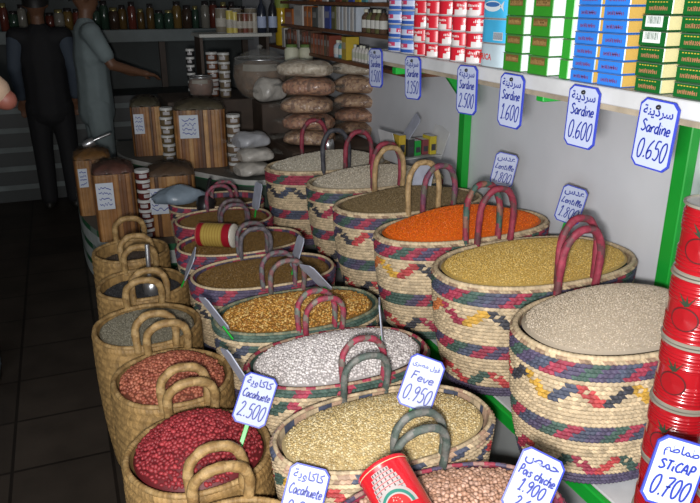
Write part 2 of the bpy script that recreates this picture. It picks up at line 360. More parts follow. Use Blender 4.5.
def basket(label, cx, cy, z0, z1, a, b, spec, straw=STRAW, ta=.8, bulge=.03, NR=32, NS=118, amp=.0092, n=2.25, su=4, sv=4, rimcols=None, rim_r=.0065, slant=.8,
           handles=(), hmat=WEAVE, group='coloured palm leaf baskets', wob=.006, name='woven_basket', depth=.16, cat='basket'):
    b = b-.0085; a = a-.006; H = z1-z0; t = thing(name, label, cat, (cx, cy, z0), 0, group)
    ph = rng.uniform(0, 6.28, 3)
    def ring(hfrac, N, grow=0., shift=0.):
        x, y, L = outline(a, b, n, N); x, y = np.roll(x, 0), np.roll(y, 0)
        th = np.arctan2(y/b, x/a); wv = 1 + wob*np.sin(2*th+ph[0]+hfrac*2)*.6 + wob*np.sin(5*th+ph[1])*.5
        s = profile(hfrac, ta, bulge)*wv; L = np.hypot(x, y)+1e-9
        return x*s + x/L*grow, y*s + y/L*grow
    NU, NV = NS*su, NR*sv; x, y, per = outline(a, b, n, NU); rows = []
    for j in range(NV+1):
        h = 1 - j/NV; r, fr = divmod(j, sv); fr /= sv
        off = slant*(fr if r % 2 == 0 else 1-fr)                     # stitches lean one way, then the other
        i = np.arange(NU)/su + off; fc = (i + .5*(r % 2)) % 1
        bmp = amp*(np.sin(PI*fr)*np.abs(np.sin(PI*fc)) + 1e-6)**.4 if 0 < fr < 1 else np.zeros(NU)
        xx, yy = ring(h, NU, 0); L = np.hypot(xx, yy)
        # shift along outline by the lean
        d = off*per/NS
        tx, ty = np.roll(xx, -1)-xx, np.roll(yy, -1)-yy; tl = np.hypot(tx, ty)+1e-9
        nx, ny = ty/tl, -tx/tl
        rows.append(np.stack([xx + tx/tl*d + nx*bmp, yy + ty/tl*d + ny*bmp, np.full(NU, h*H)], -1))
    pc = pattern(spec, NR, NS, straw); cc = np.repeat(np.repeat(pc, sv, 0), su, 1)
    mb = MB(); mb.grid(rows[::-1], close_u=True, col=cc[::-1])
    mb.fan(rows[-1], tuple(straw*.6), True)
    N2 = NS; inner = []
    for k in range(6):
        h = 1 - k/5*depth/H; xx, yy = ring(h, N2, -.008); inner.append(np.stack([xx, yy, np.full(N2, h*H)], -1))
    ic = pattern(spec, 5, N2, straw); mb.grid(inner, close_u=True, col=ic)
    mb.fan(inner[-1], tuple(straw*.8))
    xo, yo = ring(1, N2, 0); mb.grid([np.stack([xo, yo, np.full(N2, H)], -1), inner[0]], close_u=True, col=tuple(straw))
    mb.build('woven_body', WEAVE, t)
    # braided rim
    NN = NS*3; xx, yy = ring(1, NN, -.005); path = np.stack([xx, yy, np.full(NN, H)+.002], -1); rc = rimcols or [tuple(straw*1.05)]
    A = np.arange(8)*2*PI/8; rings = []
    tx, ty = np.roll(xx, -1)-np.roll(xx, 1), np.roll(yy, -1)-np.roll(yy, 1); tl = np.hypot(tx, ty)+1e-9; nx, ny = ty/tl, -tx/tl
    i = np.arange(NN); rr = rim_r*(1 + .16*np.abs(np.sin(PI*i/3)))
    for q in A: rings.append(np.stack([xx + nx*rr*np.cos(q), yy + ny*rr*np.cos(q), path[:, 2] + rr*np.sin(q)], -1))
    g = np.array(rings); cc = np.zeros((8, NN, 3))
    for q in range(8): cc[q] = np.array(rc)[((i//3 + q//2)//2) % len(rc)]
    cc *= rng.uniform(.85, 1.15, (1, NN, 1)); mb = MB(); mb.grid(g, close_u=True, close_v=True, col=np.clip(cc, 0, 1)); mb.build('braided_rim', WEAVE, t)
    for (side, x0, wd, hh, lean, r, cols) in handles:
        yb = side*(b*profile(1, ta, bulge)*(1-abs(x0/a)**n)**(1/n) - .006)
        P = handle_path(wd, hh, yb, 0, -.012, lean, x0); P[:, 2] += H
        mb = MB(); cf = lambda i, j, cols=cols: tuple(np.array(cols[((i*3 + j*2)//9) % len(cols)])*random.uniform(.88, 1.12))
        mb.tube(P, r*(1+.04*np.sin(np.arange(len(P))*1.1)), 10, twist=.55, tb=.07, cf=cf); mb.build('handle', hmat, t)
    return t
ICO1 = None
def template(kind):
    bm = bmesh.new()
    if kind == 'octa':
        V = np.array([(1,0,0),(-1,0,0),(0,1,0),(0,-1,0),(0,0,1),(0,0,-1.)]); T = np.array([(0,2,4),(2,1,4),(1,3,4),(3,0,4),(2,0,5),(1,2,5),(3,1,5),(0,3,5)])
    else:
        bmesh.ops.create_icosphere(bm, subdivisions=2 if kind == 'ico2' else 1, radius=1)
        V = np.array([v.co[:] for v in bm.verts]); T = np.array([[v.index for v in f.verts] for f in bm.faces])
    bm.free(); return V, T
def filling(label, name, cx, cy, z, a, b, dome, edge, spacing, dims, pal, kind='ico2', m=GRAIN, n=2.25, tilt=.6, jit=.18, shift=(0,0), rough=.004, baseshade=.8, weights=None, cat='food', shrink=.0):
    """the heap in a basket: a mounded bed with every grain of its top layer"""
    a, b = a-.006, b-.0085; a2, b2 = (a-.0150-shrink)*.98, (b-.0150-shrink)*.976
    def R(x, y): return (np.abs(x/a2)**n + np.abs(y/b2)**n)**(1/n)
    f1, f2, p1, p2 = rng.uniform(9, 14), rng.uniform(10, 18), rng.uniform(0, 6), rng.uniform(0, 6)
    def Hf(x, y):
        r = np.clip(R(x-shift[0]*(1-np.clip(R(x,y),0,1)), y-shift[1]*(1-np.clip(R(x,y),0,1))), 0, 1)
        return edge + (dome-edge)*(1-r**1.7)**.9 + rough*(np.sin(f1*x+p1)*np.cos(f2*y+p2))*(1-R(x, y)**4).clip(0, 1)
    mb = MB(); NU = 96; x, y, _ = outline(a2, b2, n, NU); rows = []
    for s in np.linspace(1, .02, 22): rows.append(np.stack([x*s, y*s, Hf(x*s, y*s)], -1))
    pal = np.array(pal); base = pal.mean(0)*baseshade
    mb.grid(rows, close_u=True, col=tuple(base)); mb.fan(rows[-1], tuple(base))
    nx, ny = int(2*a2/spacing)+1, int(2*b2/(spacing*.866))+1
    gx, gy = np.meshgrid(np.arange(nx), np.arange(ny)); X = (gx + .5*(gy % 2))*spacing - a2; Y = gy*spacing*.866 - b2
    X = X.ravel() + rng.uniform(-.3, .3, X.size)*spacing; Y = Y.ravel() + rng.uniform(-.3, .3, Y.size)*spacing
    k = R(X, Y) < .965; X, Y = X[k], Y[k]; Z = Hf(X, Y) + rng.uniform(-.15, .45, X.size)*dims[2]
    V, T = template(kind); V = V*np.array(dims)*.5
    n_ = len(X); ang = rng.uniform(0, 2*PI, n_); t1 = rng.normal(0, tilt, n_); sc = rng.uniform(.85, 1.15, n_)
    ca, sa, ct, st = np.cos(ang), np.sin(ang), np.cos(t1), np.sin(t1)
    P = V[None]*sc[:, None, None]
    x1 = P[..., 0]*ct[:, None] + P[..., 2]*st[:, None]; z1 = -P[..., 0]*st[:, None] + P[..., 2]*ct[:, None]; y1 = P[..., 1]
    PX = x1*ca[:, None] - y1*sa[:, None] + X[:, None]; PY = x1*sa[:, None] + y1*ca[:, None] + Y[:, None]; PZ = z1 + Z[:, None]
    VV = np.stack([PX, PY, PZ], -1).reshape(-1, 3); TT = (T[None] + (np.arange(n_)*len(V))[:, None, None]).reshape(-1, 3)
    ci = pal[rng.choice(len(pal), n_, p=weights)]*rng.uniform(1-jit, 1+jit, (n_, 1)); mb.add(VV, None, TT, np.repeat(np.clip(ci, 0, 1), len(T), 0))
    o = mb.build(name, m, None, smooth=(kind != 'octa'), loc=(cx, cy, z)); return tag(o, label, cat, None, 'stuff')

# ------------------------------------------------------------------ the shop itself
XW = 1.64; YB = 6.7; XL = -1.9
def floor_material():
    m = bpy.data.materials.new('dark_floor_tiles'); m.use_nodes = True; nt = m.node_tree; N, L = nt.nodes, nt.links
    tc = N.new('ShaderNodeTexCoord'); br = N.new('ShaderNodeTexBrick'); br.offset = 0; br.inputs['Scale'].default_value = 1
    br.inputs['Brick Width'].default_value = .33; br.inputs['Row Height'].default_value = .33; br.inputs['Mortar Size'].default_value = .006
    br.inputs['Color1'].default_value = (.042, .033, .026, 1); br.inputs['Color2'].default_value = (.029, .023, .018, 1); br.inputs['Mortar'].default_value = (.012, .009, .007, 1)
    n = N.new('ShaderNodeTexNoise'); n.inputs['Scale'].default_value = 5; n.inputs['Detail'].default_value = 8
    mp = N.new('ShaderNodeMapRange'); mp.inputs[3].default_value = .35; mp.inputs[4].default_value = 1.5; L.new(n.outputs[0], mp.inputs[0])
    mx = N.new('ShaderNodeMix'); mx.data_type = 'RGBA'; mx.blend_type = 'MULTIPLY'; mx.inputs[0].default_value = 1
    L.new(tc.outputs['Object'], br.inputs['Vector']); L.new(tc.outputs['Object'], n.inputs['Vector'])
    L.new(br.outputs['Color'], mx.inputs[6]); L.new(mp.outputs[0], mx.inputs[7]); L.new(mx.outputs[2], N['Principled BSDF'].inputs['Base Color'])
    N['Principled BSDF'].inputs['Roughness'].default_value = .55; N['Principled BSDF'].inputs['Specular IOR Level'].default_value = .25
    return m
def slab(name, lo, hi, m, bev=0., **k):
    lo, hi = np.array(lo), np.array(hi); mb = MB(); mb.box((lo+hi)/2, hi-lo, bev=bev, **k); return mb.build(name, m, None, smooth=False)
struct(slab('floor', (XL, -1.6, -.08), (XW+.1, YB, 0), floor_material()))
struct(slab('wall_right', (XW, -1.6, 0), (XW+.1, YB, 2.7), PLASTER))
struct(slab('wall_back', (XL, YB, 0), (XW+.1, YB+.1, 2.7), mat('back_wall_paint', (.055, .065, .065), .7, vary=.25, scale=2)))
struct(slab('wall_left', (XL-.1, -1.6, 0), (XL, YB, 2.7), mat('left_wall_paint', (.2, .2, .19), .7, vary=.2, scale=2)))
struct(slab('ceiling', (XL-.1, -1.6, 2.7), (XW+.1, YB+.1, 2.8), mat('ceiling_paint', (.3, .29, .27), .8, vary=.1, scale=3)))
def th1(o, label, cat, group=None): return tag(o, label, cat, group)

# the raised bench under the coloured baskets: white top, grey front, green rail
bench = thing('display_bench', 'long low white bench with a bright green front rail under the coloured baskets', 'bench', (1.35, 2.2, 0))
mb = MB(); mb.box((.012, 0, .41), (.545, 3.78, .02), bev=.003); mb.build('bench_top', WHITEPAINT, bench, smooth=False)
mb = MB(); mb.box((-.235, 0, .2), (.02, 3.76, .395)); mb.build('front_panel', mat('grey_panel', (.30, .32, .32), .6, vary=.15, scale=5), bench, smooth=False)
mb = MB(); mb.box((-.272, 0, .398), (.02, 3.78, .045), bev=.004); mb.build('front_rail', GREEN, bench, smooth=False)
# low step under the middle row
th1(slab('low_platform', (.43, .84, 0), (.88, 3.52, .215), DARKWOOD, bev=.004), 'dark wooden step under the middle row of filled baskets', 'platform')
# shelf on the right wall with its uprights and gussets
ZS = 1.342
shelf = thing('wall_shelf', 'white shelf board on green brackets carrying the rows of tins', 'shelf', (1.335, 1.35, ZS))
mb = MB(); mb.box((0, 0, .017), (.605, 1.99, .034), bev=.002); mb.build('shelf_board', WHITEPAINT, shelf, smooth=False)
mb = MB(); mb.box((-.27, .0, -.007), (.045, 1.99, .012)); mb.build('under_batten', mat('old_wood_edge', (.32, .27, .20), .7, vary=.3, scale=18), shelf, smooth=False)
def upright(y, label, arm, gus):
    u = thing('shelf_upright', label, 'upright', (XW-.022, y, 0), 0, 'green shelf uprights')
    mb = MB(); mb.box((0, 0, .425+(ZS-.425)/2), (.036, .05, ZS-.43), bev=.003); mb.build('post', GREEN, u, smooth=False)
    if arm: mb = MB(); mb.box((-.27, 0, ZS-.026), (.50, .03, .022), bev=.002); mb.build('bracket_arm', GREEN, u, smooth=False)
    if not gus: return
    T = np.array([(-.17, -.01, ZS-.03), (-.018, -.01, ZS-.03), (-.018, -.01, ZS-.22)]); T2 = T + [0, .02, 0]
    mb = MB(); mb.add(np.vstack([T, T2]), [(0,1,4,3),(1,2,5,4),(2,0,3,5)], [(0,2,1),(3,4,5)]); mb.build('gusset', GREEN, u, smooth=False)
upright(1.46, 'green shelf upright on the white wall behind the basket of pale grain', True, False)
upright(2.66, 'green shelf upright on the white wall behind the orange lentils', False, True)
mb = MB(); mb.box((-.05, .82, -.024), (.50, .03, .022), bev=.002); mb.build('bracket', GREEN, shelf, smooth=False)

# ------------------------------------------------------------------ coloured baskets on the bench
TOP_A = [(1,'solid',[(.34,.26,.17)]), (4,'diag',[PURPLE,PURPLE,CRIM,BLUEG,TEAL]), (1,'check',[tuple(STRAW),tuple(STRAW),BLUEG])]
def spec_bench(top, m1, band, m2, bot):
    return [(1,'check',[tuple(STRAW),(.30,.20,.13)]), (4,'diag',top), (1,'solid',[tuple(STRAW)]), (5,'motif',m1), (5,'solid',[tuple(STRAW)]), (4,'diag',band), (4,'solid',[tuple(STRAW)]), (5,'motif',m2), (3,'solid',[bot])]
HR, HG, HT, HP = [(.24,.028,.05), (.28,.035,.06), (.24,.028,.05), (.13,.045,.05)], [(.24,.03,.05), (.22,.10,.07), TEAL], [(.42,.28,.13), (.34,.22,.10)], [(.24,.05,.08), (.16,.05,.09), (.12,.10,.08)]
XB, AB = 1.258, .335
def bench_basket(label, y, b, spec, hback, hfront, zt=.785, x=XB, a=AB, hw=.125, x0=-.02, hh=.19, xb=0, **k):
    hs = []
    if hback: hs.append((1, x0+xb, hw, hh, -.012, .0108, hback))
    if hfront: hs.append((-1, x0, hw, hh, +.010, .0108, hfront))
    return basket(label, x, y, .421, zt, a, b, spec, handles=hs, **k)
bench_basket('woven basket of pale tan grain beside the red tomato cans', 1.225, .190, spec_bench([PURPLE,BLUEG,CRIM,PURPLE,TEAL],[YEL,BLUEG,RED,BLK],[BLUEG,PURPLE,TEAL,CRIM],[RED,TEAL,CRIM],PURPLE), HR, None, a=.285, x=1.222, xb=.03)
bench_basket('woven basket of yellow cracked wheat between the orange lentils and the pale tan grain', 1.652, .202, spec_bench([PURPLE,CRIM,TEAL,BLUEG],[CRIM,YEL,BLK,ORG],[CRIM,TEAL,BLUEG,CRIM,PURPLE],[RED,TEAL,RED],PURPLE), HR, HR, x=1.283, a=.337, x0=.0, xb=-.03)
bench_basket('woven basket of bright orange lentils', 2.04, .168, spec_bench([PURPLE,CRIM,TEAL,CRIM],[YEL,RED,BLK,ORG],[CRIM,TEAL,TEAL,PURPLE],[RED,BLK,CRIM],TEAL), HP, HG)
bench_basket('woven basket of brown lentils with two straw handles behind the orange lentils', 2.40, .170, spec_bench([PURPLE,TEAL,PURPLE,CRIM],[BLK,RED,PURPLE],[BLUEG,PURPLE,TEAL],[RED,BLK],BLUEG), HT, HT, x=1.225, a=.315)
bench_basket('woven basket of pale split beans with two red handles', 2.775, .172, spec_bench([TEAL,CRIM,TEAL,BLUEG],[BLK,CRIM,TEAL],[BLUEG,CRIM,TEAL],[RED,BLK],PURPLE), HR, HR, x=1.245, a=.320)
bench_basket('woven basket of pale grain with one red and one dark handle before the nut bags', 3.145, .172, spec_bench([CRIM,CRIM,TEAL,CRIM],[BLK,BLUEG],[BLUEG,CRIM,BLUEG],[RED,RED],PURPLE), HR, [BLK,(.06,.06,.07)], x=1.158, a=.315)
def bench_fill(label, name, x, y, a, b, pal, dome, edge=-.012, spacing=.0052, dims=(.006,.0052,.0042), kind='octa', **k):
    return filling(label, name, x, y, .785, a, b, dome, edge, spacing, dims, pal, kind, **k)
bench_fill('pale tan fine grain heaped in the basket beside the tomato cans', 'fine_grain', 1.222, 1.225, .285, .190, [(.47,.39,.29),(.40,.33,.24),(.54,.46,.36)], .088, .003, .0046, (.0055,.0045,.004))
bench_fill('golden yellow cracked wheat heaped in its woven basket', 'cracked_wheat', 1.283, 1.652, .337, .202, [(.56,.37,.09),(.48,.31,.07),(.63,.45,.15)], .05, .001)
bench_fill('bright orange lentils heaped in a woven basket', 'orange_lentils', XB, 2.04, AB, .168, [(.72,.13,.004),(.64,.10,.003),(.78,.17,.008)], .07, .002)
bench_fill('brown lentils heaped in the basket with straw handles', 'brown_lentils', 1.225, 2.40, .315, .170, [(.20,.14,.065),(.16,.11,.05),(.25,.18,.09)], .052, .002)
bench_fill('pale split beans heaped in the basket with two red handles', 'split_beans', 1.245, 2.775, .320, .172, [(.52,.46,.36),(.44,.38,.29),(.60,.54,.44)], .064, .002, spacing=.0075, dims=(.009,.0075,.006))
bench_fill('pale grain heaped in the basket in front of the nut bags', 'pale_grain', 1.158, 3.145, .315, .172, [(.52,.47,.38),(.44,.39,.30),(.60,.56,.47)], .064, .002, spacing=.0075, dims=(.009,.0075,.006))

# ------------------------------------------------------------------ middle row
def mid_spec(rim, m, base=None): return [(2,'diag',rim), (1,'solid',[tuple(STRAW)]), (4,'motif',m), (10,'solid',[tuple(STRAW)]), (4,'diag',[BLUEG,PURPLE]), (20,'solid',[tuple(STRAW)])]
MG = [(.075,.10,.085), (.11,.125,.11), (.15,.15,.135)]
def mid(label, x, y, a, b, spec, hb, hf, z=.6, hw=.115, hh=.12, x0=.012, rimcols=None, **k):
    hs = ([(1, x0, hw, hh, -.015, .0088, hb)] if hb else []) + ([(-1, x0, hw, hh, k.pop('lf', .012), .0088, hf)] if hf else [])
    return basket(label, x, y, .217, z, a, b, spec, ta=.72, rim_r=.0048, handles=hs, NS=106, su=3, sv=3, group='wide woven baskets of the middle row', rimcols=rimcols, **k)
mid('woven basket of pinkish chickpeas with a crimson rim and the fallen red can', .585, .945, .252, .158, [(3,'diag',[CRIM,(.30,.06,.12),PURPLE])]+mid_spec([CRIM,PURPLE],[RED,TEAL]), MG, None, rimcols=[CRIM,(.35,.2,.17),PURPLE])
mid('woven basket of creamy split fava beans behind the chickpeas', .605, 1.275, .275, .164, mid_spec([tuple(STRAW),(.42,.28,.19),BLUEG],[RED,TEAL,YEL,BLUEG]), MG, MG, hh=.115, rimcols=[tuple(STRAW),tuple(STRAW*.8),tuple(STRAW),(.36,.22,.15)])
mid('woven basket of small white beans with a green and red edge', .625, 1.632, .268, .166, mid_spec([TEAL,CRIM,TEAL],[CRIM,TEAL]), [CRIM,(.25,.06,.08),(.2,.16,.13)], [CRIM,(.22,.05,.06),(.16,.13,.11)], rimcols=[(.35,.22,.15),CRIM,(.40,.30,.2)])
mid('woven basket of golden corn kernels with a dull green edge', .615, 1.972, .278, .166, mid_spec([TEAL,(.08,.13,.10)],[TEAL,BLUEG]), [(.22,.1,.1),(.14,.13,.12)], [CRIM,(.2,.08,.09),(.15,.16,.13)], rimcols=[(.14,.17,.11),(.25,.24,.15)])
BROWNB = [(.30,.24,.16), PURPLE, CRIM]
mid('woven basket of brown seeds behind the corn kernels', .605, 2.345, .272, .172, [(3,'diag',[PURPLE,CRIM,PURPLE])]+mid_spec([PURPLE,CRIM],[BLK,TEAL]), [(.14,.12,.13),(.1,.09,.1)], [(.16,.06,.08),(.12,.12,.12)])
mid('woven basket of brown seeds holding the red and gold tin', .605, 2.70, .266, .166, [(3,'diag',[PURPLE,CRIM,PURPLE,CRIM])]+mid_spec([PURPLE,CRIM],[BLK,TEAL]), [(.14,.06,.08),(.1,.09,.1)], [(.13,.07,.08),(.1,.1,.1)])
mid('woven basket of brown seeds behind the red and gold tin', .61, 3.045, .225, .162, [(3,'diag',[CRIM,PURPLE,CRIM])]+mid_spec([PURPLE,CRIM],[BLK,CRIM]), [(.24,.05,.08),(.16,.07,.09)], [(.12,.10,.1),(.1,.06,.07)])
mid('woven basket holding the black scoop and grey bag below the wooden bins', .645, 3.365, .235, .150, mid_spec([PURPLE,CRIM],[BLK,CRIM]), None, [(.24,.05,.08),(.15,.1,.1)])
def mid_fill(label, name, x, y, a, b, pal, dome=.03, edge=-.008, spacing=.0052, dims=(.006,.0052,.0042), kind='octa', z=.6, **k):
    return filling(label, name, x, y, z, a, b, dome, edge, spacing, dims, pal, kind, **k)
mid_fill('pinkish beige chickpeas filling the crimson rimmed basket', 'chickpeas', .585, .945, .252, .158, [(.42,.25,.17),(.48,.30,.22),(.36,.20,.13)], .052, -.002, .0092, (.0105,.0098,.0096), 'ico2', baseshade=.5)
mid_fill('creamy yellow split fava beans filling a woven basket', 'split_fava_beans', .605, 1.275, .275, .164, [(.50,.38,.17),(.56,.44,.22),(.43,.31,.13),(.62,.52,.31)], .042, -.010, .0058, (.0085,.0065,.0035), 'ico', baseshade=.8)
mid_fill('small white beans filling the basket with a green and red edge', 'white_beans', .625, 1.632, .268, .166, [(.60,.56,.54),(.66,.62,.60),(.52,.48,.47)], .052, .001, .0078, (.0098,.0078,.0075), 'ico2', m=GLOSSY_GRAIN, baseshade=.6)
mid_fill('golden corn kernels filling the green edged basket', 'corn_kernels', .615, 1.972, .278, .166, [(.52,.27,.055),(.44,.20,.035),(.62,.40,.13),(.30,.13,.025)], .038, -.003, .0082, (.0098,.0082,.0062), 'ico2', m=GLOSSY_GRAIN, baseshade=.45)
BS = [(.17,.095,.025),(.14,.075,.018),(.21,.12,.035)]
mid_fill('brown seeds filling the basket behind the corn', 'brown_seeds', .605, 2.345, .272, .172, BS, .025, -.006)
mid_fill('brown seeds around the red and gold tin', 'brown_seeds', .605, 2.70, .266, .166, BS, .008, -.010)
mid_fill('brown seeds in the basket behind the red and gold tin', 'brown_seeds', .61, 3.045, .225, .162, BS, .018, -.006)
mid_fill('dark brown seeds under the grey bag and black scoop', 'dark_seeds', .645, 3.365, .235, .150, [(.10,.06,.02),(.13,.08,.03)], 0, -.03)

# ------------------------------------------------------------------ plain esparto totes along the aisle
ESP = np.array((.33, .20, .072))
ESPH = [(.32,.20,.075), (.26,.155,.055), (.37,.24,.10)]
def tote(label, x, y, a, b, z=.5, hb=True, hf=True, hw=.12, hh=.108, x0=.012, **k):
    hs = ([(1, x0, hw, hh, -.015, (.0125), ESPH)] if hb else []) + ([(-1, x0, hw, hh, k.pop('lf', .012), (.0125), ESPH)] if hf else [])
    return basket(label, x, y, .002, z, a, b, [(60,'solid',[tuple(ESP)])], straw=ESP, ta=.86, bulge=.05, NR=20, NS=96, amp=.0055, n=2.1, su=4, sv=3, rim_r=.007,
                  rimcols=ESPH, handles=hs, group='plain straw totes along the aisle', wob=.02, name='straw_tote', slant=.9, depth=.2)
tote('plain straw tote lowest in the photo, in front of the dark red peanuts', 0.198, 1.135, 0.175, .150)
tote('plain straw tote of dark red peanuts', 0.200, 1.485, 0.183, .178)
tote('plain straw tote of light red brown peanuts', 0.193, 1.868, 0.177, .175)
tote('plain straw tote of grey green seeds', 0.166, 2.25, 0.181, .178)
tote('plain straw tote of black seeds holding the metal scoop', 0.193, 2.63, 0.175, .168)
tote('plain straw tote at the end of the aisle row beside the striped plinth', 0.188, 2.985, 0.160, .158, z=.52)
def tote_fill(label, name, x, y, a, b, pal, dome=.03, edge=-.03, spacing=.0098, dims=(.0135,.0105,.0095), kind='ico2', z=.5, **k):
    return filling(label, name, x, y, z, a, b, dome, edge, spacing, dims, pal, kind, n=2.1, shrink=.002, **k)
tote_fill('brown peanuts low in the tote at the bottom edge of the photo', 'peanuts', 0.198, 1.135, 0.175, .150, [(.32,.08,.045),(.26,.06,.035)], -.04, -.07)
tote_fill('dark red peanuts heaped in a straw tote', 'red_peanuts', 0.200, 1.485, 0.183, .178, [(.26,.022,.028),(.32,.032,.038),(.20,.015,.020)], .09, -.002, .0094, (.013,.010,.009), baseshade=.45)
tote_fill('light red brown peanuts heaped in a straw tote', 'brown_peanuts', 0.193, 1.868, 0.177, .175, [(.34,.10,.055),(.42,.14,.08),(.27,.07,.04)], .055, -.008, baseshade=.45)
tote_fill('grey green seeds filling a straw tote', 'grey_seeds', 0.166, 2.25, 0.181, .178, [(.21,.19,.135),(.17,.155,.11),(.25,.23,.17)], .025, -.006, .0058, (.0065,.0055,.0045), 'octa')
tote_fill('black seeds around the metal scoop', 'black_seeds', 0.193, 2.63, 0.175, .168, [(.035,.035,.038),(.05,.05,.052),(.025,.025,.028)], .0, -.03, .0062, (.007,.006,.005), 'octa')
tote_fill('dark seeds low in the tote at the end of the aisle row', 'dark_seeds', 0.188, 2.985, 0.160, .158, [(.06,.045,.035),(.08,.06,.045)], -.03, -.05, .0065, (.007,.006,.005), 'octa', z=.52)

# ------------------------------------------------------------------ tins on the wall shelf
XF = 1.045                                                            # line of the front faces
ZT = ZS + .0345
WHT, SKY, PBLUE, DKG, LTG, GOLD, TRED = (.72,.74,.76), (.05,.36,.66), (.03,.20,.68), (.006,.10,.018), (.03,.25,.02), (.55,.36,.09), (.55,.015,.03)
def print_mesh(kind, w, h, parent):
    mb = MB(); r = np.random.default_rng(3)
    def bar(x0, x1, z0, z1, c, o=.0006): mb.add([(-o, -x0, z0), (-o, -x1, z0), (-o, -x1, z1), (-o, -x0, z1)], [(0,1,2,3)], None, c)
    if kind in ('blue', 'dark', 'light'):
        c = {'blue': (.16,.05,.16), 'dark': (.35,.16,.08), 'light': (.16,.09,.03)}[kind]
        z0, z1 = {'blue': (.30,.68), 'dark': (.26,.60), 'light': (.56,.86)}[kind]
        if kind == 'light': bar(-.36*w, .36*w, z0*h-.002, z1*h+.002, c)
        x = -.33*w
        while x < .33*w:
            bw = r.uniform(.035, .06)*w; hh = r.uniform(.6, 1)
            bar(x, x+bw*.7, z0*h, (z0+(z1-z0)*hh)*h, c if kind != 'light' else (.36,.22,.08), .0009)
            if r.random() < .6: bar(x, x+bw*1.2, (z0+.1)*h, (z0+.18)*h, c if kind != 'light' else (.36,.22,.08), .0009)
            x += bw*1.25
        if kind == 'dark':
            for k in range(7): bar((-.35+k*.1)*w, (-.29+k*.1)*w, .74*h, .80*h, (.55,.40,.05), .0008)
    if kind == 'barcode':
        bar(-.34*w, .30*w, .22*h, .92*h, (.70,.74,.72))
        for k in range(11): bar((-.26+k*.045)*w, (-.26+k*.045+r.uniform(.012,.03))*w, .42*h, .88*h, (.02,.08,.04), .0009)
    return mb.build('printed_name', PAINT, parent, smooth=False) if mb.v else None
def tin_box(name, label, w, d, h, face, end, kind, group, top=(.5,.5,.5)):
    t = thing(name, label, 'tin', (0,0,0), 0, group)
    mb = MB(); mb.box((d/2, 0, h/2), (d, w, h-.0008), bev=.0016, col=face, cols={'-x': face, '-y': end, '+y': end, '+z': top, '-z': top, '+x': face})
    mb.build('tin_body', PAINT, t, smooth=False)
    mb = MB(); mb.box((d/2, 0, h-.0022), (d+.001, w+.001, .0012), col=(.05,.05,.05)); mb.build('seam', STEEL, t, smooth=False)
    print_mesh(kind, w, h, t); return t
def px_y(px): return atX(px, 58+(px-375)*.19, XF)[1]
def box_stack(lo, hi, n, h, proto, lab, d=0., zj=0., alt=None, jit=.0018):
    y0, y1 = px_y(hi), px_y(lo); yc = (y0+y1)/2
    for k in range(n):
        src = alt[1] if alt and k in alt[0] else proto
        M = (XF+d+random.uniform(-jit, jit), yc+random.uniform(-jit, jit)*1.5, ZT+k*h)
        if not src.get('used'): src.location = M; src['label'] = lab(k); src['used'] = 1; src.rotation_euler = (0,0,random.uniform(-.02,.02))
        else: o = dup(src, M, lab(k), rz=random.uniform(-.02, .02))
hb, hd, hl, hs = .0262, .0285, .0435, .0605
wB, wD, wL = px_y(594)-px_y(618), px_y(631)-px_y(657), px_y(526)-px_y(545)
bp = tin_box('sardine_tin', '-', wB, .105, hb, PBLUE, GOLD, 'blue', 'blue sardine tins with gold ends')
box_stack(568, 591, 9, hb, bp, lambda k: 'blue tin with gold end, %s in the stack beside the light green tins' % rank(k))
box_stack(594, 617, 9, hb, bp, lambda k: 'blue tin with gold end, %s in the stack beside the dark green tins' % rank(k))
dp = tin_box('sardine_tin', '-', wD, .105, hd, DKG, (.60,.56,.30), 'dark', 'dark green sardine tins')
dq = tin_box('sardine_tin', '-', wD, .105, hd, DKG, (.60,.56,.30), 'barcode', 'dark green sardine tins')
box_stack(631, 656, 9, hd, dp, lambda k: 'dark green tin%s, %s in the stack above the 0.650 tag' % (' with barcode' if k in (3, 4) else '', rank(k)), alt=((3, 4), dq))
box_stack(668, 698, 9, hd, dp, lambda k: 'dark green sardine tin, %s in the end stack above the green upright' % rank(k))
lp = tin_box('sardine_tin', '-', wL, .105, hl, LTG, (.74,.78,.78), 'light', 'light green sardine tins')
box_stack(503, 518, 6, hl, lp, lambda k: 'light green sardine tin, %s in the stack beside the sky blue tins' % rank(k))
box_stack(527, 544, 6, hl, lp, lambda k: 'light green sardine tin, %s in the middle of the three green stacks' % rank(k))
nq = tin_box('sardine_tin', '-', .03, .10, hl, (.03,.33,.03), (.74,.78,.78), 'none', 'light green sardine tins')
box_stack(557, 566, 6, hl, nq, lambda k: 'narrow green tin, %s in the stack touching the blue sardine tins' % rank(k))
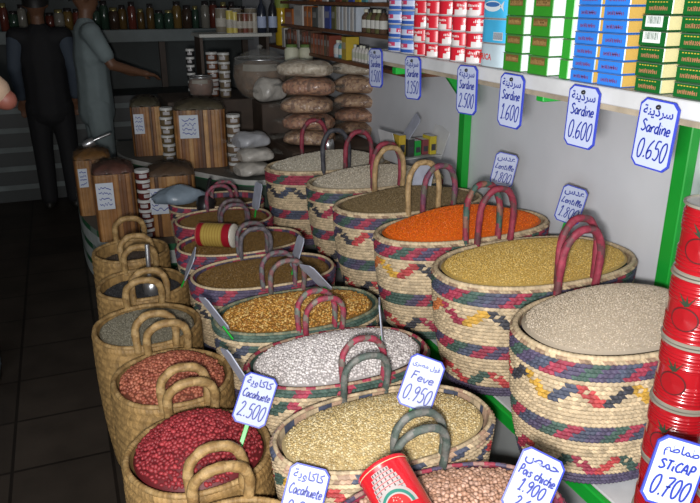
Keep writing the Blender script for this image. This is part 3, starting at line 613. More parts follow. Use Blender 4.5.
# three sky blue tins
for k in range(4):
    t = thing('tuna_tin', 'blue tin %s the stack by the green tins' % ('with red AFRICA lettering at the bottom of', 'with a barcode, second in', 'with a fish picture, third in', 'topmost in')[k], 'tin', (XF, (px_y(475)+px_y(502))/2, ZT+k*hs), 0, 'sky blue tins')
    W = px_y(475)-px_y(502)-.004; mb = MB(); x, y, _ = outline(.05, W/2, 4, 48); x = x+.05
    cc = (.50,.62,.68) if k == 0 else (.06,.42,.70)
    rings = []
    for zz, g in ((0,-.002),(.002,.001),(.0035,0),(hs-.005,0),(hs-.003,.001),(hs-.001,-.002)): rings.append(np.stack([x+np.sign(x-.05)*g, y+np.sign(y)*g, np.full(48, zz)], -1))
    cols = np.zeros((5, 48, 3)); cols[:] = cc; cols[[0, 4]] = (.5,.5,.5)
    mb.grid(rings, close_u=True, col=cols); mb.fan(rings[0], (.5,.5,.5), True); mb.fan(rings[-1], (.5,.5,.5)); sharp(mb.build('tin_body', PAINT, t), 40)
    mb = MB()
    if k == 0:
        V, T = text_arrays('AFRICA', W*.62, .016, 0, 0, 0)
        mb.add(np.stack([np.full(len(V), -.0012), -V[:, 0]+.028, V[:, 1]+.026], -1), None, T, (.60,.03,.02))
    elif k == 1:
        mb.add([(-.001,-.012,.008),(-.001,-.055,.008),(-.001,-.055,.028),(-.001,-.012,.028)], [(0,1,2,3)], None, (.7,.75,.78))
        for q in range(9): mb.add([(-.0013,-.014-q*.0045,.010),(-.0013,-.0165-q*.0045,.010),(-.0013,-.0165-q*.0045,.027),(-.0013,-.014-q*.0045,.027)], [(0,1,2,3)], None, (.03,.06,.12))
    else:
        a_ = np.linspace(0, 2*PI, 25)[:-1]
        body = np.stack([np.full(24, -.001), .038*np.cos(a_), .030+.013*np.sin(a_)], -1); mb.fan(body, (.70,.78,.82))
        mb.add([(-.001,-.034,.030),(-.001,-.052,.043),(-.001,-.048,.030),(-.001,-.052,.017)], [(0,1,2,3)], None, (.70,.78,.82))
        body = np.stack([np.full(24, -.0013), .032*np.cos(a_), .034+.006*np.sin(a_)], -1); mb.fan(body, (.05,.16,.42))
        mb.add([(-.0015,.028,.033),(-.0015,.024,.033),(-.0015,.024,.037),(-.0015,.028,.037)], [(0,1,2,3)], None, (.02,.02,.03))
    mb.build('label_print', PAINT, t, smooth=False)
# round tins: red ones, then blue ones
def round_tin(name, label, R, h, scheme, group):
    t = thing(name, label, 'tin', (0,0,0), 0, group); prof = [(R*.93,.001),(R,0.0),(R+.0012,.0015),(R,.003),(R,h*.18),(R,h*.3),(R,h*.42),(R,h*.55),(R,h*.7),(R,h*.85),(R,h-.003),(R+.0012,h-.0015),(R,h-.0002),(R*.93,h-.002)]
    n = 44
    def cf(i, j):
        if i < 3 or i > 10: return (.55,.55,.56)
        a = (j/n*3) % 1
        if scheme == 'red':
            s = .5+.5*math.sin(2*PI*a); f = (i-3)/7
            return (.66,.62,.60) if f < .22+.22*s and a < .55 else TRED
        f = i
        if i in (6, 7): return (.48,.05,.12) if a < .75 else (.45,.50,.66)
        if i == 5: return (.50,.55,.70)
        return (.03,.09,.36) if i < 6 else (.07,.17,.48)
    mb = MB(); mb.lathe(prof, n, colf=cf); sharp(mb.build('tin_body', PAINT, t), 50)
    mb = MB(); mb.lathe([(R*.94,h-.0022),(R*.8,h-.003),(.0001,h-.003)], 24, cap0=False, cap1=False); mb.build('lid', STEEL, t)
    mb = MB(); r = np.random.default_rng(5)
    for blk in range(3):                                             # rows of small dark letters round the label
        x = blk/3*2*PI + .25
        for k in range(8):
            a0 = x + k*.13; zz = h*(.62 if scheme == 'red' else .46) ; hh = h*r.uniform(.1, .2)
            P = [(math.cos(q)*(R+.0006), math.sin(q)*(R+.0006), z) for q, z in ((a0, zz),(a0+.07, zz),(a0+.07, zz+hh),(a0, zz+hh))]
            mb.add(P, [(0,1,2,3)], None, (.75,.72,.70) if scheme == 'red' else (.75,.70,.78))
    mb.build('lettering', PAINT, t, smooth=False); return t
rp = round_tin('tomato_tin', '-', .0365, .0405, 'red', 'small red tins on the shelf')
ye = px_y(475)+.012
for c in range(5):
    for k in range(6):
        loc = (XF+.038+random.uniform(-.002,.002), ye+.041+c*.0785, ZT+k*.041); lab = 'small red tin, %s in the %s red column from the sky blue tins' % (rank(k), ('first','second','third','fourth','fifth')[c])
        if c == k == 0: rp.location = loc; rp['label'] = lab; rp.rotation_euler = (0,0,1.0)
        else: dup(rp, loc, lab, rz=random.uniform(0, 6.28))
up = round_tin('tuna_tin', '-', .047, .0435, 'blue', 'blue and red tins at the shelf end'); yb0 = ye+.041+5*.0785+.012
for c in range(2):
    for k in range(6):
        loc = (XF+.049+random.uniform(-.002,.002), yb0+c*.099, ZT+k*.044); lab = 'blue tin with red band, %s in the column %s' % (rank(k), ('touching the red tins', 'at the dim shelf end')[c])
        if c == k == 0: up.location = loc; up['label'] = lab
        else: dup(up, loc, lab, rz=random.uniform(0, 6.28))

# ------------------------------------------------------------------ price tags
SN = Vector((-1, -.12, 0))
def shelf_tag(px, py, lab, price, word='Sardine', roll=0., nrm=SN, ar='سردينة'):
    c = atX(px, py, 1.019)
    price_tag(lab, c, nrm, roll, [(word, .03, .17, .78), (price, -.36, .29, .80)], ar, nail=True, W=.083, H=.128, group='price tags nailed along the shelf edge')
shelf_tag(376, 68, 'small grey looking price tag at the dim end of the shelf', '1.500', roll=.05)
shelf_tag(413, 78, 'price tag reading 1.350 under the blue and red tins', '1.350', roll=.05)
shelf_tag(467, 90, 'price tag reading Sardine 2.500 under the red tins', '2.500', roll=.03)
shelf_tag(511, 101, 'price tag reading Sardine 1.600 under the light green tins', '1.600', roll=-.02)
shelf_tag(582, 117, 'price tag reading Sardine 0.600 under the blue tins', '0.600', roll=-.02)
shelf_tag(655, 135, 'price tag reading Sardine 0.650 under the dark green tins', '0.650', roll=-.05)
def basket_tag(c, lab, word, price, ar, nrm, roll, stake=.07, W=.082, H=.122, ln=None):
    price_tag(lab, c, nrm, roll, ln or [(word, .02, .16, .84), (price, -.37, .29, .80)], ar, W, H, stake, group='price tags stuck in the grain')
basket_tag(atY(504, 170, 2.14), 'price tag reading Lentille 1.800 standing behind the orange lentils', 'Lentille', '1.800', 'عدس', (-.75,-.8,.12), -.15, .06)
basket_tag(atY(571, 205, 1.78), 'price tag reading Lentille 1.800 standing behind the yellow cracked wheat', 'Lentille', '1.800', 'عدس', (-.85,-.55,.12), -.17, .06)
basket_tag(atZ(421, 383, .705), 'price tag reading Feve 0.950 in the creamy split fava beans', 'Feve', '0.950', 'فول مصرى', (-.45,-.85,.62), -.30, .05)
basket_tag(atZ(255, 400, .625), 'price tag reading Cacahuete 2.500 in the dark red peanuts', 'Cacahuete', '2.500', 'كاكاوية', (-.22,-.9,.7), -.36, .07)
basket_tag(atZ(304, 497, .60), 'price tag reading Cacahuete at the bottom edge beside the fava bean basket', 'Cacahuete', '2.500', 'كاكاوية', (-.25,-.9,.6), -.30, .05)
basket_tag(atZ(533, 485, .70), 'price tag reading Pois chiche 1.900 in the chickpeas', '', '', 'حمص', (-.42,-.85,.6), -.42, .04, .082, .122,
           [('Pois chiche', .08, .14, .86), ('1.900', -.16, .19, .62), ('2.60', -.40, .17, .5)])
price_tag('price tag reading STiCAP 0.700 on the stacks of red tomato cans', atY(674, 473, .635), (-.50,-.85,.22), -.22, [('STiCAP', .03, .14, .72), ('0.700', -.36, .29, .78)], 'طماطم', .074, .108)
# grey backs of tags turned away along the rows
def side_tag(px, py, z, lab, nrm, roll, stake=.05, H=.118):
    price_tag(lab, atZ(px, py, z), nrm, roll, [], None, .080, H, stake, group='price tags stuck in the grain', plain=True)
side_tag(214, 313, .69, 'price tag turned edge on between the corn kernels and the grey green seeds', (.80,.25,.42), -.35)
side_tag(236, 368, .665, 'price tag turned edge on in the light red brown peanuts', (.86,.22,.35), -.38)
side_tag(316, 277, .70, 'price tag turned half away in the corn kernels', (.68,.30,.55), -.25)
side_tag(297, 252, .69, 'pale tag standing in the brown seeds behind the corn kernels', (-.86,.05,.3), .08)
side_tag(257, 196, .72, 'pale tag standing beside the basket of pale grain and dim brown seeds', (-.86,-.1,.2), .05)
side_tag(190, 264, .66, 'tag on a green stake in the brown seeds beside the metal scoop', (-.86,.12,.35), -.40, .07)
side_tag(381, 321, .72, 'narrow tag seen edge on standing in the white beans', (.93,-.42,.1), -.02, .05)
side_tag(412, 127, .99, 'grey tag leaning above the small packets on the pale split beans', (-.80,.05,.35), -.35, .09, .12)
side_tag(423, 178, .86, 'tag half hidden behind the straw handle of the brown lentils', (-.75,-.7,.2), -.1, .05)

# ------------------------------------------------------------------ red tomato cans beside the bench
def tomato_can(label, R=.05, h=.118):
    t = thing('tomato_can', label, 'can', (0,0,0), 0, 'red tomato cans in two stacks'); prof = [(R*.95,.003),(R*.97,0),(R+.0015,.0005),(R+.0018,.004),(R-.0005,.0055)]; cols = [(.20,.185,.15)]*4
    for k in range(90):
        z = .007 + (h-.014)*k/89; bead = .0022*abs(math.sin((z-.012)*PI/.0062)) if (.012 < z < .044 or .072 < z < .104) else 0
        prof.append((R-.0022+bead, z)); cols.append((.28,.006,.010))
    prof += [(R-.0005,h-.0055),(R+.0018,h-.004),(R+.0015,h-.0005),(R*.97,h),(R*.95,h-.003)]; cols += [(.28,.006,.010)] + [(.20,.185,.15)]*4
    n = 56; cc = np.repeat(np.array(cols)[:, None], n, 1)
    mb = MB(); mb.lathe(prof, n, colf=lambda i, j: cols[i]); sharp(mb.build('can_body', mat('red_lacquer_can', attr=True, rough=.22, coat=.4, vary=.03), t), 60)
    mb = MB(); mb.lathe([(R*.955,h-.003),(R*.85,h-.004),(.0001,h-.004)], 30, cap0=False, cap1=False); mb.build('lid', STEEL, t)
    mb = MB()                                                        # tomato outline with dark leaves
    def on(u, v): return (math.cos(u)*(R+.0012), math.sin(u)*(R+.0012), v)
    for c0 in (PI*1.12,):
        us = np.linspace(0, 2*PI, 26)
        mb.grid([[on(c0+.46*math.cos(u)*q, h*.40+.021*math.sin(u)*q) for u in us] for q in (1, .9)], col=(.05,.012,.012))
        mb.grid([[on(c0+.46*math.cos(u)*q, h*.40+.021*math.sin(u)*q) for u in us] for q in (.9, .02)], col=(.24,.005,.008))
        for k in range(5):
            a = .5*PI + (k-2)*.55; L = .44 if k != 2 else .34
            tip = (c0+L*math.cos(a)*1.3, h*.60+L*.055*math.sin(a)); b0 = (c0-.05*math.sin(a), h*.57); b1 = (c0+.05, h*.60+.003)
            mb.add([on(c0-.06*math.sin(a), h*.585), on(*tip), on(c0+.06*math.sin(a)+.03, h*.605)], None, [(0,1,2)], (.02,.035,.02))
    mb.build('tomato_emblem', PAINT, t, smooth=False)
    return t
cr = thing('wooden_crate', 'wooden crate under the stacks of red tomato cans', 'crate', (.93, .715, 0))
mb = MB(); mb.box((0, 0, .279), (.26, .24, .02), bev=.003); mb.build('crate_top', BROWNWOOD, cr, smooth=False)
for sx in (-1, 1):
    mb = MB()
    for k in range(3): mb.box((sx*.12, 0, .05+k*.09), (.016, .24, .065), bev=.002)
    mb.build('side_slats', BROWNWOOD, cr, smooth=False)
for sy in (-1, 1):
    mb = MB()
    for k in range(3): mb.box((0, sy*.112, .05+k*.09), (.224, .016, .065), bev=.002)
    mb.build('end_slats', BROWNWOOD, cr, smooth=False)
tc0 = None
for nm, (cx, cy), n, ztop in (('rear', (.942, .772), 8, 1.25), ('front', (.952, .660), 7, 1.1)):
    for k in range(n):
        z = .2895 + .1195*k; lab = 'red tomato can, %s of the %s stack' % (rank(k), 'taller' if nm == 'rear' else 'shorter'); rz = random.uniform(-.5, .5)
        loc = (cx+random.uniform(-.002,.002), cy+random.uniform(-.002,.002), z)
        if tc0 is None: tc0 = tomato_can(lab); tc0.location = loc
        else: dup(tc0, loc, lab, rz=rz)
# the fallen can on the chickpeas
def frame_from_axis(ax, face):
    z = Vector(ax).normalized(); f = Vector(face); x = (f - z*f.dot(z)).normalized(); y = z.cross(x); return Matrix((x, y, z)).transposed()
def label_can():
    R, h = .05, .135
    A = Matrix(); ax = Vector(RV*-.45 + UV*.66 + FV*.58); M = frame_from_axis(ax, -FV).to_4x4()
    c = Vector(atZ(400, 501, .682)); M.translation = c - M.to_3x3() @ Vector((0, 0, h/2))
    t = thing('tomato_can', 'red can with a picture label lying tilted on the chickpeas', 'can'); t.location = M.translation; t.rotation_mode = 'QUATERNION'; t.rotation_quaternion = M.to_quaternion()
    red = (.52,.012,.02)
    mb = MB(); mb.lathe([(R*.94,.002),(R,0),(R+.0015,.002),(R-.001,.006),(R-.001,h-.008),(R+.0018,h-.004),(R+.001,h),(R*.95,h+.0005),(R*.93,h-.004)], 48, col=red); sharp(mb.build('can_body', mat('red_lacquer_can', attr=True), t), 55)
    mb = MB(); mb.lathe([(R*.935,h-.004),(R*.5,h-.005),(.0001,h-.005)], 30, cap0=False, cap1=False, col=(.6,.6,.6)); mb.build('lid', STEEL, t)
    def on(u, v, o=.0003): return (math.cos(u)*(R-.001+o), math.sin(u)*(R-.001+o), v)
    mb = MB()
    def patch(u0, u1, v0, v1, c, o): 
        us = np.linspace(u0, u1, 10); mb.grid([[on(u, v0, o) for u in us], [on(u, v1, o) for u in us]], col=c)
    wht, grn = (.36,.32,.31), (.03,.17,.13)
    for k, v in enumerate(np.linspace(.070, .112, 6)):               # arched white building front, drawn in bars
        hw = .62*math.sqrt(max(0, 1-((v-.070)/.052)**2)); patch(-hw, hw, v, v+.0072, wht, .0004)
        for q in np.linspace(-hw*.9, hw*.75, 6): patch(q, q+.045, v+.001, v+.0062, (.10,.06,.06), .0008)
    def dome(r, c, o, v0=.018):
        a = np.linspace(0, PI, 20); P = [on(r*20*math.cos(x), v0 + r*math.sin(x)*.95, o) for x in a]; mb.fan(np.array(P), c)
    us = np.linspace(0, PI, 22)
    for r0, r1, c, o in ((.034,.040,wht,.0011),(.028,.034,grn,.0012),(.025,.028,wht,.0012),(.001,.025,(.50,.02,.02),.0013)):
        mb.grid([[on(r0*20*math.cos(x), .042+r0*math.sin(x), o) for x in us], [on(r1*20*math.cos(x), .042+r1*math.sin(x), o) for x in us]], col=c)
    for k in range(14):
        a = random.uniform(.4, 2.7); r = random.uniform(.006, .022); patch(r*20*math.cos(a), r*20*math.cos(a)+.03, .042+r*math.sin(a), .042+r*math.sin(a)+.0012, (.70,.5,.45), .0016)
    mb.build('label_picture', PAINT, t, smooth=False)
    mb = MB(); mb.lathe([(R+.0021,h-.0085),(R+.0023,h-.0078),(R+.0021,h-.007)], 48, cap0=False, cap1=False, col=(.62,.50,.30)); mb.build('gold_line', PAINT, t)
label_can()
# red and gold tin on the brown seeds
def gold_tin():
    R, h = .048, .150; ax = Vector(RV*.95 + UV*.06 - FV*.30); ax.z = .045; M = frame_from_axis(ax, (0,0,1)).to_4x4()
    c = Vector(atY(217, 235, 2.665)); M.translation = c - M.to_3x3() @ Vector((0, 0, h/2))
    t = thing('scoop_tin', 'red and gold tin with a cream lid lying on the brown seeds', 'tin'); t.location = M.translation; t.rotation_mode = 'QUATERNION'; t.rotation_quaternion = M.to_quaternion()
    prof = [(R*.94,.001),(R,0),(R+.001,.003),(R,.005)]; cols = [(.4,.1,.08)]*3
    for k in range(24):
        f = k/23; z = .006 + f*(h-.012); prof.append((R-.0004*(k % 2), z)); cols.append((.42,.015,.03) if f < .16 or f > .80 else ((.60,.42,.10) if k % 2 else (.48,.32,.07)))
    prof += [(R+.001,h-.003),(R,h),(R*.95,h-.001)]; cols += [(.42,.015,.03),(.6,.58,.5),(.6,.58,.5)]
    mb = MB(); mb.lathe(prof, 40, colf=lambda i, j: cols[min(i, len(cols)-1)]); sharp(mb.build('tin_body', mat('gilt_tin', attr=True, rough=.25, metal=.35), t), 50)
    mb = MB(); mb.lathe([(R*.96,h-.0008),(R*.90,h+.002),(.0001,h+.0022)], 40, cap0=False, cap1=False, col=(.62,.58,.50)); mb.build('cream_lid', PLAIN, t)
gold_tin()
# metal scoop in the black seeds
def scoop(name, label, c, ax, mh, L=.15, m=STEEL, R=.032):
    t = thing(name, label, 'scoop'); M = frame_from_axis(ax, -FV).to_4x4(); M.translation = Vector(c); t.location = M.translation; t.rotation_mode = 'QUATERNION'; t.rotation_quaternion = M.to_quaternion()
    mb = MB(); a = np.linspace(-PI*.55, PI*.55, 16); rows = [[(R*k*math.cos(x)-R*.6, R*k*math.sin(x), z) for x in a] for z, k in ((-.07,.5),(-.055,.85),(-.03,1),(-.004,1),(0,.9))]
    back = [[(R*k*math.cos(x)*.95-R*.6+.0, R*k*math.sin(x)*.95, z) for x in a] for z, k in ((-.0695,.46),(-.055,.82),(-.03,.96),(-.006,.96),(-.004,.86))]
    mb.grid(rows); mb.grid([r[::-1] for r in back]); mb.grid([rows[0], back[0]]); mb.fan(np.array(rows[-1])); mb.build('scoop_bowl', m, t)
    mb = MB(); mb.tube(smooth_path([(0,0,-.003),(.002,0,.03),(.0,0,.09),(-.004,0,L)]), [.007]*8+[.0085]*8+[.009]*9, 10); mb.build('handle', mh, t); return t
scoop('metal_scoop', 'metal scoop standing upright in the black seeds', atZ(150, 283, .535), (.02, .06, 1), STEEL)
scoop('metal_ladle', 'metal ladle with a dark handle among the pale grain by the nut bags', atZ(327, 140, .87), (-.12, .2, .9), BLACKPL, .11)
scoop('black_scoop', 'black scoop resting on the dim basket below the wooden bins', atZ(206, 197, .655), (.35, .6, .7), BLACKPL, .10, BLACKPL, .045)

# ------------------------------------------------------------------ dim back of the shop: plinths, wooden bins, jars
def plinth(name, pts, z0, z1, label, bands, ncurve=6):
    P = np.array(smooth_path([(x, y, 0) for x, y in pts], ncurve))[:, :2]; n = len(P); rows = []; cols = []
    zs = [z0] + [z for z, c in bands for _ in (0,)] ; 
    for z in zs: rows.append(np.stack([P[:, 0], P[:, 1], np.full(n, z)], -1))
    cc = np.zeros((len(zs)-1, n, 3))
    for k, (z, c) in enumerate(bands): cc[k] = c
    if name == 'striped_plinth':                                    # woven strip pattern: white uprights over green bands
        for k in range(cc.shape[0]):
            for j in range(n): cc[k, j] = bands[k][1] if (j//2) % 3 else (np.array(bands[k][1])*.5+np.array((.35,.38,.36))*.5)
    mb = MB(); mb.grid(rows, close_u=True, col=cc); mb.fan(rows[-1], (.10,.10,.09)); o = mb.build(name, PLAIN, None, smooth=False); return tag(o, label, 'plinth')
GW, GG = (.46,.50,.48), (.015,.12,.045)
stripes = []
z = 0.002
for k in range(9): z += .0365; stripes.append((z, GG if k % 3 == 2 else GW))
plinth('striped_plinth', [(.0,5.0),(.005,4.4),(.05,4.06),(.16,3.76),(.34,3.60),(.60,3.55),(1.02,3.545),(1.04,3.7),(1.04,5.0)], 0.002, .33, 'white and green striped plinth under the lower wooden bins', stripes)
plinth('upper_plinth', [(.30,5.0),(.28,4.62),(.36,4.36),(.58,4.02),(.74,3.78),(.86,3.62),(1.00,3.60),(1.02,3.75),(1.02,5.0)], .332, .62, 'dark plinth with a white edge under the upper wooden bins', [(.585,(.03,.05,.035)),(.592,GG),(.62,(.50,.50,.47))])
th1(slab('back_counter', (.60, 4.52, .6215), (1.55, 5.0, .93), DARKWOOD, bev=.004), 'dark wooden counter carrying the glass bowls behind the bins', 'counter')
th1(slab('wooden_box', (1.09, 3.50, .421), (1.60, 4.08, .775), DARKWOOD, bev=.004), 'dark wooden box under the bags of nuts', 'box')
th1(slab('storage_box', (1.09, 4.1, .001), (1.60, 4.33, .95), DARKWOOD, bev=.004), 'dark tall box behind the bags of nuts', 'box')
def bin_(label, px, py, z, w, d, h, tone=1., rz=None, heap=(.05,.03,.012), face=None):
    """a bin of upright staves: front bottom edge seen at px, py"""
    c = atZ(px, py, z); az = math.atan2(c[0], c[1]) if rz is None else rz; c = c + np.array([math.sin(az), math.cos(az), 0])*d/2
    t = thing('wooden_bin', label, 'bin', c, -az, 'wooden bins of spices'); ns = 40; x, y, L = outline(w/2, d/2, 7, ns*3)
    r = np.random.default_rng(int(px)); tones = r.choice(5, ns, p=[.3,.25,.2,.15,.1]); pal = np.array([(.25,.11,.033),(.15,.06,.02),(.31,.15,.048),(.085,.034,.012),(.42,.23,.085)])*tone
    i = np.arange(ns*3); g = np.where(i % 3 == 0, .985, 1.0); rows = []
    for zz in (0, .01, h*.5, h-.01, h): rows.append(np.stack([x*g, y*g, np.full(ns*3, zz)], -1))
    cc = np.repeat(pal[np.roll(tones[(i//3)], 0)][None], 4, 0); mb = MB(); mb.grid(rows, close_u=True, col=cc); mb.fan(rows[0], (.1,.05,.02), True); mb.fan(rows[-1], (.1,.05,.02)); mb.build('staves', mat('bin_wood', attr=True, rough=.45, vary=.3, scale=14), t, smooth=False)
    mb = MB(); rows = []
    for s, zz in ((.97,h+.001),(.93,h+.018),(.7,h+.035),(.35,h+.048),(.02,h+.05)): rows.append(np.stack([x*s, y*s, zz+.006*np.sin(i*.5+s*9)], -1))
    mb.grid(rows, close_u=True, col=heap); mb.fan(rows[-1], heap); mb.build('spice_heap', mat('spice_heap', attr=True, rough=.7, vary=.4, scale=18, bump=.5, bscale=60), t)
    mb = MB(); rows = []
    for s, zz in ((1.02,h-.03),(1.025,h+.004),(.98,h+.024),(.72,h+.045),(.36,h+.058),(.02,h+.06)): rows.append(np.stack([x*s, y*s, zz+.008*np.sin(i*.9+s*7)], -1))
    mb.grid(rows, close_u=True); mb.fan(rows[-1]); mb.build('plastic_cover', film_mat('bin_film', (.3,.25,.2), .05), t)
    return t
def bin_label(t, x, z, w, h, d, seed, group='paper labels on the bins'):
    mb = MB(); r = np.random.default_rng(seed); yy = -d/2-.004
    mb.box((x, yy, z), (w, .0016, h), bev=.0005); o = mb.build('paper_label', mat('label_paper', (.52,.56,.62), .6), t, smooth=False)
    mb = MB()
    for k in range(4):
        zz = z + h*(.30-.2*k); pts = [(x-w*.36 + w*.72*q/9, zz + r.uniform(-.07,.07)*h) for q in range(10)]
        P = np.array(smooth_path([(a, yy-.0014, b) for a, b in pts], 3)); mb.grid(np.stack([P-[0,0,.0025], P+[0,0,.0025]], 0))
    mb.build('writing', INK, t, smooth=False)
def lbin(label, px, py, z, w, d, h, lab, **k):
    t = bin_(label, px, py, z, w, d, h, **k)
    if lab: bin_label(t, *lab, d, int(px))
lbin('wooden spice bin at the aisle corner of the striped plinth, under yellow spice', 99, 215, .333, .21, .22, .33, (-.06,.23,.05,.11), heap=(.14,.06,.008))
lbin('wooden spice bin with a paper label beside the lower stack of jars', 121, 241, .333, .215, .22, .36, (-.05,.25,.085,.14), heap=(.07,.02,.012))
lbin('wooden spice bin with a paper label half hidden behind the grey bag', 176, 236, .333, .25, .22, .33, (-.065,.20,.12,.14), heap=(.06,.03,.012))
lbin('wooden spice bin in the upper row beside the first stack of jars', 150, 156, .622, .185, .2, .30, (-.045,.20,.06,.12), heap=(.035,.03,.012))
lbin('wide wooden spice bin in the upper row between two stacks of jars', 203, 168, .622, .29, .2, .33, (-.06,.24,.105,.13), heap=(.05,.04,.018))
def jar(col, R=.036, h=.053):
    t = thing('spice_jar', '-', 'jar', (0,0,0), 0, 'small round spice jars')
    mb = MB(); mb.lathe([(R*.9,0),(R*.96,.004),(R,.010),(R,h-.02),(R*.98,h-.016)], 24, cols=[(.10,.03,.02)]+[col]*4 if False else [col]*5); mb.build('jar_body', mat('spice_jar', attr=True, rough=.18), t)
    mb = MB(); mb.lathe([(R*1.0,h-.016),(R*1.06,h-.015),(R*1.06,h-.002),(R*.98,h-.0005)], 24, col=(.55,.55,.53)); sharp(mb.build('lid', mat('jar_lid', attr=True, rough=.4), t), 40)
    us = np.linspace(-2.2, -1.1, 8); mb = MB(); mb.grid([[(math.cos(u)*(R+.0006), math.sin(u)*(R+.0006), z) for u in us] for z in (.012, h-.022)], col=(.42,.40,.40)); mb.build('label', PLAIN, t, smooth=False); return t
def jar_stack(px, py, z, n, col, what, dd=.0, R=.036, h=.053):
    c = atZ(px, py, z); p = jar(col, R, h)
    for k in range(n):
        lab = 'lidded spice jar, %s in the stack %s' % (rank(k), what)
        if k == 0: p.location = (*c[:2], z+.0005); p['label'] = lab
        else: dup(p, (c[0]+random.uniform(-.003,.003), c[1]+random.uniform(-.003,.003), z+.0005+k*(h+.0004)), lab, rz=random.uniform(-.4,.4))
jar_stack(149, 237, .333, 7, (.10,.018,.015), 'of dark red spice before the lower bins')
jar_stack(170, 161, .622, 6, (.14,.10,.05), 'between the two upper bins')
jar_stack(236, 171, .622, 6, (.16,.11,.07), 'beside the white plastic bags')
jar_stack(214, 96, .9315, 5, (.16,.06,.03), 'of red spice beside the large glass bowl', h=.056)
jar_stack(226, 97, .9315, 5, (.17,.13,.08), 'of pale spice touching the large glass bowl', h=.056)
jar_stack(193, 96, .9315, 6, (.02,.02,.02), 'of black jars beside the small glass bowl', R=.026, h=.05)
def bowl(label, px, py, z, R, H, heap, lid):
    c = atZ(px, py, z); t = thing('glass_bowl', label, 'bowl', (c[0], c[1], z))
    prof = [(R*.5,0),(R*.72,.02*H/.2),(R*.93,H*.3),(R,H*.58),(R*.96,H*.85),(R*.9,H)]
    mb = MB(); mb.lathe(prof, 40, cap1=False); mb.build('glass_wall', GLASS, t)
    ip = [(r*.965, z_*.93+.006) for r, z_ in prof[:-1]]+[(R*.5,H*.93),(.001,H*.98)]
    mb = MB(); mb.lathe(ip, 40, col=heap); mb.build('spice_heap', mat('spice_heap', attr=True), t)
    mb = MB(); mb.lathe([(R*.9,H-.004),(R*.93,H),(R*.9,H+.006),(R*.87,H)], 40, cap0=False, cap1=False); mb.build('rim', STEEL, t)
    us = np.linspace(-2.5, -1.2, 14); mb = MB(); mb.grid([[(math.cos(u)*(R*k+.003), math.sin(u)*(R*k+.003), zz) for u in us] for zz, k in ((H*.74,.985),(H*.9,.945))], col=(.28,.26,.22)); mb.build('paper_band', PLAIN, t)
    if lid:
        mb = MB(); mb.lathe([(R*.88,H+.004),(R*.6,H+.035),(R*.28,H+.055),(R*.1,H+.058),(R*.06,H+.064),(R*.12,H+.075),(.001,H+.085)], 32, cap0=False, cap1=False); mb.build('glass_lid', GLASS, t)
bowl('large glass bowl of brown spice with a glass lid on the dim counter', 262, 98, .9315, .18, .25, (.16,.09,.045), True)
bowl('small glass bowl of reddish spice between two stacks of jars', 202, 99, .9315, .08, .14, (.14,.06,.035), False)

# ------------------------------------------------------------------ bags of nuts
def bag(label, cx, cy, z, L, W, H, m, rz, group='clear plastic bags of nuts', tiltx=0., name='nut_bag'):
    t = thing(name, label, 'bag', (cx, cy, z), rz, group); nu, nv = 40, 22; rows = []; ph = random.uniform(0, 6)
    for i in range(nv+1):
        v = -1 + 2*i/nv; k = (1-abs(v)**3.6)**.45; r = []
        for j in range(nu):
            a = j/nu*2*PI; x = v*L/2; y = math.cos(a)*W/2*k*(1+.09*math.sin(3*a+ph+v*4)+.05*math.sin(7*v+2*a+ph)); zz = math.sin(a)*abs(math.sin(a))**-.25*H/2*k if abs(math.sin(a)) > 1e-6 else 0
            zz = zz - .10*H*v*v + .0; zz = zz*(1+.12*math.sin(5*v+ph)*math.cos(2*a+ph)) if zz > 0 else zz*.98
            r.append((x, y, zz + H/2))
        rows.append(r)
    mb = MB(); mb.grid(rows[1:-1], close_u=True); mb.fan(np.array(rows[1]), flip=True); mb.fan(np.array(rows[-2])); mb.build('contents', m, t)
    A = np.array(rows[1:-1]); cen = A.mean(1, keepdims=True); B = cen + (A-cen)*1.03 + np.array([0, 0, .001]); mb = MB(); mb.grid(B, close_u=True); mb.build('film', film_mat('bag_film', (.8,.78,.74), .12, .08), t)
    for s in (-1, 1):
        mb = MB(); g = []
        for e in range(4): g.append([(s*(L/2*.96 + e*.018), (q/9-.5)*W*(.45+.1*e), H/2 + .012*math.sin(q*1.9+e+ph)) for q in range(10)])
        mb.grid(g); mb.build('crimped_end', FILM, t)
    return t
NUT = mat('bagged_peanuts', voro=[(.30,.15,.07),(.50,.30,.16),(.20,.09,.04),(.42,.25,.13)], scale=58, bump=1.0, rough=.35, coat=.5)
NUT2 = mat('bagged_red_peanuts', voro=[(.33,.13,.06),(.46,.22,.11),(.20,.08,.035)], scale=62, bump=1.0, rough=.35, coat=.5)
RICE = mat('bagged_white_beans', voro=[(.52,.44,.33),(.62,.54,.42),(.42,.34,.24)], scale=60, bump=1.0, rough=.35, coat=.5)
ya = 3.74
def place_bag(px, py, lab, L, W, H, m, rz, y=ya): c = atY(px, py, y); bag(lab, c[0], c[1], c[2]-H/2, L, W, H, m, rz)
zb = .778
def column(px, defs, y, k):
    z = zb; x = atY(px, 100, y)[0]
    for (lab, H, m, dx, rz, L) in defs:
        bag(lab, x+dx, y, z, L*1.13, .21, H*k, m, -.72+rz*.35); z += H*k*1.03
column(307, [('bag of brown nuts lowest in the stack with red handles before it', .085, NUT, 0.012, .5, 0.26), ('bag of peanuts second up in the stack nearer the large glass bowl', .09, NUT2, 0.008, .3, 0.26),
             ('bag of peanuts third up in the stack nearer the large glass bowl', .095, NUT, 0.000, .6, 0.26), ('bag of shiny peanuts fourth up in the stack nearer the large glass bowl', .10, NUT2, 0.012, .45, 0.26),
             ('bag of pale nuts on top of the stack nearer the large glass bowl', .09, RICE, -0.008, .15, 0.27)], 3.67, .97)
